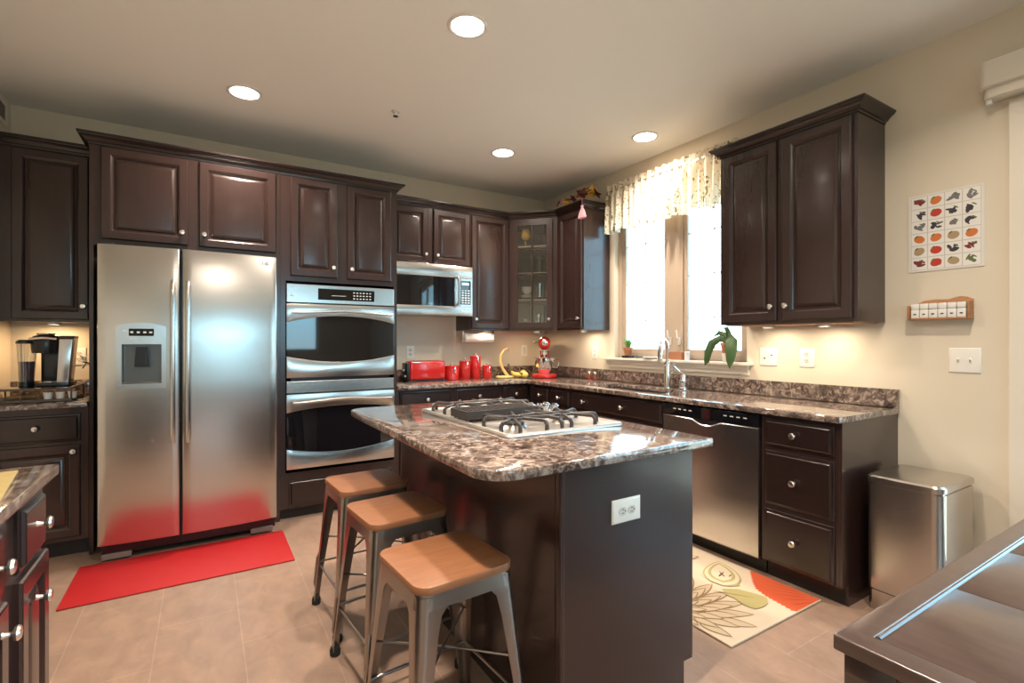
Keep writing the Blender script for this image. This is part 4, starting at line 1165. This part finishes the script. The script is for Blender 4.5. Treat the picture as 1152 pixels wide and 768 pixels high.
# paper towel under the cabinet
pt = thing('paper_towel_holder', 'paper towel roll mounted under the back wall cabinet', 'paper towels', (2.25, 4.27, 1.30))
b = MB(); b.tube([(2.10, 4.27, 1.305), (2.41, 4.27, 1.305)], .045, 24); b.build('towel_roll', 'papertowel', pt, True, True)
for x in (2.09, 2.42):
    b = MB(); b.box(x - .005, x + .005, 4.255, 4.285, 1.30, 1.370, .002); b.lathe([(.022, -.006), (.022, .006)], (x, 4.27, 1.305), 16, axis='x'); b.build('bracket', 'nickel', pt, True, True)

# coffee station
cs = thing('pod_drawer', 'dark wire coffee pod drawer under the coffee maker', 'drawer', (-.80, 4.09, zc_))
b = MB(); x0, x1, y0, y1 = -.24, .130, -.20, .16
for z in (.006, .075):
    b.tube([(x0, y0, z), (x1, y0, z), (x1, y1, z), (x0, y1, z)], .004, 8, closed=True)
for x, y in ((x0, y0), (x1, y0), (x1, y1), (x0, y1)): b.cyl((x, y, .001), (x, y, .075), .005, n=8)
for k in range(1, 5): b.tube([(x0 + (x1 - x0) * k / 5, y0, .006), (x0 + (x1 - x0) * k / 5, y0, .03), (x0 + (x1 - x0) * k / 5, y0, .055)], .002, 6)
b.build('frame', 'gunwire', cs)
MB().box(x0 + .002, x1 - .002, y0 + .002, y1 - .002, .0755, .083, .002).build('top_shelf', 'blackgloss', cs)
MB().box(x0 + .006, x1 - .006, y0 + .012, y1 - .01, .010, .016).build('tray', 'gunwire', cs, False)
for k in range(3):
    p = MB().lathe([(.018, 0), (.023, .038), (.025, .040), (0, .041)], n=16).build('coffee_pod', 'ceramic')
    p.location = (-.80 + .02 + k * .055, 4.09 - .165, zc_ + .0165)
    tag(p, 'white coffee pod in the wire drawer, %s of three' % ('left', 'middle', 'right')[k], 'coffee pod', 'coffee pods in the wire drawer')
cm = thing('coffee_maker', 'black and silver single-cup coffee maker with a water tank', 'coffee maker', (-.80, 4.08, zc_ + .0835))
b = MB(); b.box(-.05, .058, .02, .12, .0, .29, .02, seg=3); b.box(-.05, .105, -.10, .12, .0, .025, .006); b.build('body', 'black', cm)
b = MB(); b.lathe([(.064, .20), (.068, .23), (.070, .27), (.060, .302), (.03, .312), (0, .312)], (-.012, -.03, 0), 24); hd = b.build('brew_head', 'black', cm)
b = MB(); b.lathe([(.045, .3125), (.04, .320), (0, .322)], (-.012, -.03, 0), 24); b.build('lid_cap', 'nickel', hd)
b = MB(); b.tube([(-.075, -.09, .285), (-.012, -.108, .292), (.045, -.09, .285)], .008, 8); b.build('lift_handle', 'nickel', hd)
b = MB(); b.prism([(.045, .005), (.100, .005), (.122, .285), (.058, .285)], -.095, .06, 'y', bev=.006); b.build('silver_side', 'steel', cm)
b = MB(); b.box(.060, .124, -.10, .065, .286, .305, .006); b.build('side_cap', 'black', cm)
b = MB(); F = [];
for z, w_ in ((.03, .034), (.255, .045)): F.append([(-.105 + w_ * math.cos(2 * PI * k / 24), .0 + w_ * 1.7 * math.sin(2 * PI * k / 24), z) for k in range(24)])
b.rings(F); b.build('water_tank', 'glassware', cm)
b = MB(); F = [];
for z, w_ in ((.032, .030), (.150, .036)): F.append([(-.105 + w_ * math.cos(2 * PI * k / 24), .0 + w_ * 1.6 * math.sin(2 * PI * k / 24), z) for k in range(24)])
b.rings(F); b.build('tank_water', 'blue_water', cm)
b = MB(); b.lathe([(.050, .256), (.050, .27), (.035, .28), (0, .28)], (-.105, 0, 0), 24, sx=.95, sy=1.6); b.lathe([(.036, .0005), (.036, .03)], (-.105, 0, 0), 24, sy=1.6); b.build('tank_lid', 'black', cm)
MB().lathe([(.035, .026), (.035, .031), (0, .031)], (.012, -.06, 0), 20).build('drip_plate', 'nickel', cm)
b = MB(); b.tube([(.14, .08, .14), (.17, .22, .12), (.19, .27, .06), (.185, .28, .01)], .004, 8); b.tube([(.085, .345, .17), (.12, .30, .16), (.14, .20, .13), (.14, .08, .10)], .004, 8); b.build('power_cord', 'black', cm)

# ---------------------------------------------------------------- things inside the glass-door cabinet
def cab_pt(u, d): return (PX0 + math.cos(th) * u - math.sin(th) * d, UY + math.sin(th) * u + math.cos(th) * d)
def goblet(u, z, m, label, r=.028, h=.15, d=.10):
    x, y = cab_pt(u, d); b = MB(); b.lathe([(.026, 0), (.024, .003), (.004, .008), (.004, .06), (r * .7, .075), (r, .10), (r * .85, h), (r * .8, h), (r * .9, .10), (0, .078)], n=20)
    o = b.build('goblet', m); o.location = (x, y, z); tag(o, label, 'glass')
def tumbler(u, z, label, r=.03, h=.12, d=.10):
    x, y = cab_pt(u, d); o = MB().lathe([(r * .8, 0), (r, h), (r * .93, h), (r * .74, .008), (0, .008)], n=20).build('tumbler', 'glassware'); o.location = (x, y, z); tag(o, label, 'glass')
goblet(.145, 2.1955, 'gold', 'amber goblet on the top shelf behind the cabinet glass', .045, .17)
tumbler(.285, 1.9355, 'tall clear glass on the third shelf of the glass-door cabinet', .036, .17)
tumbler(.28, 1.6755, 'clear glass on the second shelf of the glass-door cabinet', .034, .16)
tumbler(.27, 1.3905, 'tall clear tumbler on the bottom shelf of the glass-door cabinet, right side', .032, .15)
tumbler(.15, 1.3905, 'short clear tumbler on the bottom shelf of the glass-door cabinet, left side', .030, .10)
for k in range(4):
    x, y = cab_pt(.15, .12); o = MB().lathe([(.03, 0), (.058, .008), (.060, .011), (.03, .004), (0, .004)], n=28).build('plate', 'ceramic'); o.location = (x, y, 1.6755 + k * .012)
    tag(o, 'white saucer in the stack on the second shelf, %s' % ('lowest', 'second from the bottom', 'second from the top', 'topmost')[k], 'plate', 'saucers in the glass-door cabinet')
for k in range(2):
    x, y = cab_pt(.15, .12); o = MB().lathe([(.022, 0), (.042, .022), (.052, .045), (.049, .045), (.038, .022), (.0, .006)], n=28).build('bowl', 'ceramic'); o.location = (x, y, 1.760 + k * .022 - .024)
    tag(o, 'white bowl stacked on the saucers behind the cabinet glass, %s' % ('lower', 'upper')[k], 'bowl', 'bowls in the glass-door cabinet')

# ---------------------------------------------------------------- window dressing
va = thing('window_valance', 'cream floral gathered valance hanging over the kitchen window', 'valance', (3.06, 2.76, 2.60))
b = MB(); NU, NV = 220, 16
vy0, vy1 = 2.06, 3.345
G = []
for i in range(NU + 1):
    t = i / NU; y = vy1 + (vy0 - vy1) * t; row = []
    for j in range(NV + 1):
        v_ = j / NV
        z = 2.655 + (2.225 - .012 * math.sin(t * 9)) * 0 - v_ * (.42 + .012 * math.sin(t * 31) + .01 * math.sin(t * 77))
        gather = math.exp(-((v_ - .13) / .05) ** 2)
        amp = .014 + .024 * v_ ** .6
        ph = t * 118 + .8 * math.sin(t * 23) + .6 * math.sin(t * 57)
        x = 3.075 - amp * (1 - .6 * gather) * math.sin(ph) - .012 * math.sin(ph * .37 + 2) * v_ + .004 * math.sin(ph * 2.1 + v_ * 3)
        if v_ < .13: x += .006 * math.sin(ph * 1.9)
        row.append(b._v((x, y + .004 * math.cos(ph) * v_, z)))
    G.append(row)
for i in range(NU):
    for j in range(NV): b.f([G[i][j], G[i + 1][j], G[i + 1][j + 1], G[i][j + 1]])
b.build('valance_cloth', 'valance', va, True, True, 80)
MB().cyl((3.078, vy0 - .005, 2.60), (3.078, vy1 + .005, 2.60), .007, n=12).build('curtain_rod', 'nickel', va, True, True)
for y in (vy0 - .004, vy1 + .004):
    MB().box(3.075, XR - GAP, y - .004, y + .004, 2.59, 2.61).build('rod_bracket', 'nickel', va, False, True)

# sill plants and odds and ends
ZS = 1.1255
def pot(name_parent, r, h, m='terracotta'):
    MB().lathe([(r * .68, .0005), (r * .90, h * .72), (r * .90, h * .74), (r, h * .75), (r, h), (r * .9, h), (r * .88, h * .8), (0, h * .8)], n=24).build('pot', m, name_parent)
    MB().lathe([(r * .87, h * .80), (0, h * .86)], n=20, cap=False).build('soil', 'soil', name_parent)
pl = thing('potted_plant', 'small spiky green plant in a terracotta pot at the left end of the sill', 'plant', (3.135, 3.15, ZS + .021))
pot(pl, .042, .07)
b = MB()
for k in range(22):
    a = random.uniform(0, 2 * PI); L_ = random.uniform(.05, .12); lean = random.uniform(.2, .9)
    p0 = Vector((.01 * math.cos(a), .01 * math.sin(a), .062)); p1 = p0 + Vector((math.cos(a) * lean * L_ * .4, math.sin(a) * lean * L_ * .4, L_ * .7)); p2 = p0 + Vector((math.cos(a) * lean * L_, math.sin(a) * lean * L_, L_ * .85))
    b.tube([p0, p1, p2], [.005, .0045, .001], 5)
b.build('foliage', 'leafb', pl)
o = MB().lathe([(.052, .0005), (.058, .018), (.054, .019), (.048, .005), (0, .005)], n=24).build('plant_saucer', 'black'); o.location = (3.135, 3.15, ZS)
tag(o, 'black saucer under the spiky plant on the sill', 'saucer')
o = MB().lathe([(.030, .0005), (.045, .026), (.041, .027), (.028, .005), (0, .005)], n=24).build('sill_bowl', 'vent'); o.location = (3.13, 3.02, ZS)
tag(o, 'small grey bowl on the sill beside the spiky plant', 'bowl')
o = MB().lathe([(.04, .0005), (.075, .014), (.072, .016), (.038, .005), (0, .005)], n=28).build('sill_dish', 'ceramic'); o.location = (3.13, 2.88, ZS)
tag(o, 'flat white dish in the middle-left of the window sill', 'dish')
bx = thing('planter_box', 'small brown rectangular planter on the sill behind the faucet', 'planter', (3.14, 2.62, ZS))
MB().slab([-.045, -.038, .038, .045], [-.07, -.063, .063, .07], {(1, 1)}, .0005, .06).build('box_wall', 'terracotta', bx, False)
MB().box(-.0375, .0375, -.0625, .0625, .001, .045).build('soil', 'soil', bx, False)
cn = thing('candle', 'short white candle beside the brown planter on the sill', 'candle', (3.13, 2.525, ZS))
MB().lathe([(.020, .0005), (.020, .062), (.016, .066), (0, .064)], n=20).build('wax', 'ceramic', cn); MB().cyl((0, 0, .064), (.001, 0, .075), .0012, n=6).build('wick', 'slot', cn)
op_ = thing('potted_plant', 'broad-leaved plant with drooping leaves at the right end of the sill', 'plant', (3.12, 2.165, ZS))
MB().lathe([(.038, .0005), (.046, .06), (.043, .06), (0, .01)], n=24).build('outer_pot', 'ceramic', op_)
MB().lathe([(.040, .0605), (.050, .115), (.054, .116), (.054, .135), (.048, .135), (0, .12)], n=24).build('pot', 'terracotta', op_)
def bigleaf(pts, w):
    b = MB(); R_ = []; n_ = len(pts)
    P_ = [Vector(p) for p in pts]
    for k in range(n_):
        t = k / (n_ - 1); ww = w * math.sin(PI * min(1, .12 + t * .88)) ** .7 if k < n_ - 1 else .001
        if k == 0: ww = .006
        d = (P_[min(k + 1, n_ - 1)] - P_[max(k - 1, 0)]).normalized()
        sdv = d.cross(Vector((-.85, -.5, .1))).normalized()
        up_ = sdv.cross(d).normalized()
        R_.append([P_[k] + sdv * ww, P_[k] + up_ * ww * .25 + up_ * .001, P_[k] - sdv * ww, P_[k] + up_ * (ww * .25 - .0015)])
    b.rings(R_); return b
bigleaf([(0, 0, .13), (-.02, -.03, .19), (-.05, -.055, .15), (-.065, -.065, .08), (-.07, -.06, .01), (-.07, -.055, -.045)], .040).build('leaf', 'leaf', op_, ang=80)
bigleaf([(0, 0, .13), (-.02, .05, .165), (-.045, .10, .13), (-.06, .12, .07), (-.065, .13, .0), (-.07, .14, -.03)], .028).build('leaf', 'leaf', op_, ang=80)
bigleaf([(0, 0, .13), (0, .03, .19), (-.01, .07, .205), (-.02, .10, .18)], .020).build('leaf', 'leaf', op_, ang=80)
bigleaf([(0, 0, .13), (.0, .0, .20), (-.01, .01, .235), (-.02, .03, .24)], .018).build('leaf', 'leaf', op_, ang=80)

# ---------------------------------------------------------------- wall decor
po = thing('fruit_poster', 'poster with a grid of small fruit pictures on the right wall', 'poster', (XR, .98, 1.826), RW)
pw, ph_ = .300, .396
MB().box(-pw / 2, pw / 2, -.004, -.0005, -ph_ / 2, ph_ / 2).build('sheet', 'paper', po, False)
pm = {n_: simple('print_' + n_, c_, .7) for n_, c_ in dict(line=(.55, .50, .45), cell=(.78, .75, .70), orange=(.62, .17, .04), red=(.50, .04, .02), dark=(.045, .04, .05), maroon=(.20, .03, .03), green=(.12, .16, .06), tan=(.40, .28, .15), grey=(.18, .17, .17)).items()}
names = list(pm); b = MB()
cols = [['maroon', 'orange', 'grey', 'grey'], ['dark', 'red', 'dark', 'dark'], ['grey', 'dark', 'grey', 'dark'], ['orange', 'orange', 'tan', 'orange'], ['tan', 'red', 'dark', 'maroon'], ['maroon', 'red', 'tan', 'green']]
cw, chh = pw / 4.35, ph_ / 6.3
rnd = random.Random(3)
for r_ in range(6):
    for c_ in range(4):
        cx = (c_ - 1.5) * cw; cz = (2.5 - r_) * chh
        for (g_, mi, y_) in ((.0, 0, -.0045), (.0018, 1, -.0048)):
            x0, x1, z0, z1 = cx - cw / 2 + g_, cx + cw / 2 - g_, cz - chh / 2 + g_, cz + chh / 2 - g_
            b.f([b._v((x0, y_, z0)), b._v((x1, y_, z0)), b._v((x1, y_, z1)), b._v((x0, y_, z1))], mi)
        def blob(px_, pz_, rx, rz_, mi, rot=0, y_=-.0051, n_=14):
            vs = []
            for k in range(n_):
                a = 2 * PI * k / n_; u, w_ = rx * math.cos(a), rz_ * math.sin(a)
                vs.append(b._v((px_ + u * math.cos(rot) - w_ * math.sin(rot), y_, pz_ + u * math.sin(rot) + w_ * math.cos(rot))))
            b.f(vs, mi)
        mi = names.index(cols[r_][c_]); rt = rnd.uniform(-.6, .6)
        if cols[r_][c_] in ('orange', 'red', 'tan'):
            blob(cx, cz, .024, .019, mi, rt); blob(cx - .012, cz + .014, .010, .004, names.index('green'), .7, -.0053)
            if r_ == 5: blob(cx + .012, cz - .006, .010, .010, mi, 0, -.0054)
        else:
            for q_ in range(6):
                blob(cx + rnd.uniform(-.017, .017), cz + rnd.uniform(-.012, .012), rnd.uniform(.009, .018), rnd.uniform(.004, .009), mi, rnd.uniform(-1.2, 1.2), -.0051 - .0001 * q_)
            blob(cx + .01, cz + .012, .012, .003, names.index('green'), -.6, -.0057)
b.build('fruit_print', [pm[n_] for n_ in names], po, False)

sr = thing('spice_rack', 'small wooden wall rack holding six white spice drawers, under the poster', 'rack', (XR, .993, 1.378), RW)
b = MB(); w_ = .124
top = [(-w_, .075), (-w_ * .7, .088), (-w_ * .55, .098), (-.02, .103), (.03, .100), (w_ * .6, .112), (w_ * .8, .108), (w_, .095)]
b.prism([(-w_, 0), (w_, 0)] + top[::-1], -.012, -.001, 'y', bev=.002)
b.box(-w_, -w_ + .010, -.058, -.0125, 0, .072, .002); b.box(w_ - .010, w_, -.058, -.0125, 0, .085, .002); b.box(-w_ + .0105, w_ - .0105, -.058, -.0125, 0, .008, .001)
b.build('frame', 'oak', sr)
for k in range(6):
    x = -w_ + .0135 + (2 * w_ - .027) * (k + .5) / 6
    s_ = MB().box(x - .0170, x + .0170, -.055, -.014, .0085, .052, .002).build('spice_drawer', 'ceramic', sr)
    b = MB(); b.box(x - .0170, x + .0170, -.055, -.014, .0535, .082, .003); b.build('lid', 'ceramic', s_)
    b = MB(); b.lathe([(.007, 0), (.007, -.0006), (0, -.0006)], (x, -.0551, .028), 12, axis='y', sy=.55); b.build('painted_motif', 'slot', s_)

# vent on the left wall
vt = thing('air_vent', 'wall air vent grille high on the left wall above the cabinet', 'vent', (XL, 4.15, 2.69), PI / 2)
MB().slab([-.19, -.16, .16, .19], [-.075, -.05, .05, .075], {(1, 1)}, -.008, -.0005, 'y').build('frame', 'trim', vt, False)
b = MB()
for k in range(7): b.box(-.16, .16, -.006, -.002, -.05 + .0145 * k, -.05 + .0145 * k + .007)
b.box(-.16, .16, -.0018, -.0005, -.05, .05); b.build('louvres', 'vent', vt, False)

# leaf garland and sachet on the corner cabinet
lg_ = thing('leaf_garland', 'autumn leaf garland lying on top of the corner cabinets', 'garland', (2.95, 3.6, 2.509))
rnd = random.Random(5)
b = MB(); b.tube([(2.84, 3.78, 2.513), (2.85, 3.6, 2.515), (2.90, 3.48, 2.522), (2.99, 3.43, 2.53)], .004, 6); b.build('vine', 'maroon', lg_, True, True)
path = [(2.84, 3.76), (2.84, 3.70), (2.85, 3.65), (2.84, 3.60), (2.85, 3.55), (2.85, 3.50), (2.88, 3.46), (2.92, 3.44), (2.96, 3.43), (3.00, 3.42), (2.88, 3.43), (2.94, 3.41)]
for k, (x, y) in enumerate(path):
    s_ = .046 + .026 * (k > 5)
    zz = 2.535 + (.018 if k <= 5 else .050) + rnd.uniform(0, .02)
    T_ = Matrix.Translation((x, y, zz)) @ Matrix.Rotation(rnd.uniform(0, 6), 4, 'Z') @ Matrix.Rotation(rnd.uniform(.4, 1.4), 4, 'X')
    b = MB(); b.T = T_
    n_ = 10; top_, bot_ = [], []
    outl = [(math.cos(2 * PI * j / n_) * s_ * (1 if j % 2 == 0 else .55), math.sin(2 * PI * j / n_) * s_ * (1 if j % 2 == 0 else .55)) for j in range(n_)]
    b.prism(outl, 0, .0015); b.build('leaf', ('maroon', 'ceramic' if k < 2 else 'maroon', 'gold')[k % 3] if k != 1 else 'pink', lg_, True, True)
sa = thing('sachet', 'small pink fabric sachet hanging from the corner cabinet molding', 'sachet', (2.783, 3.345, 2.475))
b = MB(); b.rings([[(r_ * math.cos(2 * PI * k / 12) * .5, r_ * math.sin(2 * PI * k / 12), z) for k in range(12)] for r_, z in ((.046, -.140), (.050, -.130), (.030, -.075), (.012, -.050), (.018, -.032), (.004, -.028))]); b.build('pouch', 'pink', sa)
b = MB(); b.tube([(0, 0, -.035), (0, 0, .033), (.03, .02, .040), (.08, .03, .042)], .0015, 6); b.build('cord', 'pink', sa)

# ---------------------------------------------------------------- ceiling lights
lp = [(1.087, 2.166, 'first'), (.212, 3.465, 'left'), (2.80, 2.64, 'window'), (2.061, 3.469, 'corner')]
labs = ['round recessed ceiling light closest to the viewer, above the cooktop', 'round recessed ceiling light in front of the refrigerator cabinets',
        'round recessed ceiling light beside the window valance', 'small-looking round recessed ceiling light nearest the glass-door cabinet']
def downlight(loc, label, power=None):
    t = thing('recessed_ceiling_light', label, 'ceiling light', loc, 0, 'recessed ceiling lights')
    MB().lathe([(.078, -.0005), (.098, -.0005), (.098, -.004), (.090, -.008), (.080, -.006), (.078, -.002)], n=36, cap=False).build('trim_ring', 'ceramic', t)
    MB().lathe([(.0775, -.0045), (.0, -.0045)], n=36, cap=False).build('lamp_diffuser', 'lampglow', t)
    l = bpy.data.lights.new('downlight', 'AREA'); l.shape = 'DISK'; l.size = .13; l.energy = power or LAMP; l.color = LAMP_COL; l.spread = math.radians(140)
    o = bpy.data.objects.new('downlight', l); COL.objects.link(o); o.parent = t; o.location = (0, 0, -.010)
    return t
for (x, y, _), l in zip(lp, labs): downlight((x, y, CH), l)
for x, y, l in ((.30, .95, 'recessed ceiling light just in front of the viewer, out of frame'), (2.1, .6, 'unseen recessed light added as fill over the foreground table'), (.1, -1.2, 'unseen recessed light added as fill behind the viewer')): downlight((x, y, CH), l, LAMP * (1.7 if y == .95 else .7))  # table and rear downlights are unseen, added as fill
sk = thing('sprinkler_head', 'tiny fire sprinkler head on the ceiling', 'sprinkler', (1.083, 3.221, CH))
MB().lathe([(.028, -.0005), (.026, -.005), (.008, -.008), (.006, -.03), (0, -.03)], n=20).build('cover', 'ceramic', sk)
MB().lathe([(.018, -.032), (.018, -.034), (0, -.034)], n=16).build('deflector', 'nickel', sk)

def puck(loc, label, e=None, col=(1.0, .84, .62)):
    t = thing('puck_light', label, 'light', loc, 0, 'under-cabinet lights')
    MB().lathe([(.034, -.0005), (.034, -.014), (.028, -.014), (.027, -.002)], n=24).build('housing', 'ceramic', t)
    MB().lathe([(.026, -.0025), (0, -.0025)], n=24, cap=False).build('lamp_lens', 'lampglow', t)
    l = bpy.data.lights.new('puck', 'AREA'); l.shape = 'DISK'; l.size = .05; l.energy = e or PUCK; l.color = col
    o = bpy.data.objects.new('puck', l); COL.objects.link(o); o.parent = t; o.location = (0, 0, -.0165)
ZU = 1.372
puck((2.99, 1.80, ZU - .006), 'puck light under the left half of the large right cabinet')
puck((2.99, 1.47, ZU - .006), 'puck light under the right half of the large right cabinet')
puck((3.0, 3.59, ZU), 'puck light under the narrow cabinet left of the window')
puck((2.85, 4.13, ZU), 'puck light under the glass-door corner cabinet', PUCK * .8, (1.0, .74, .45))
puck((2.30, 4.19, ZU), 'puck light under the cabinet right of the microwave', PUCK * .7, (1.0, .74, .45))
puck((-.82, 4.28, 1.39), 'puck light under the left cabinet above the coffee maker', PUCK * 1.3, (1.0, .66, .34))
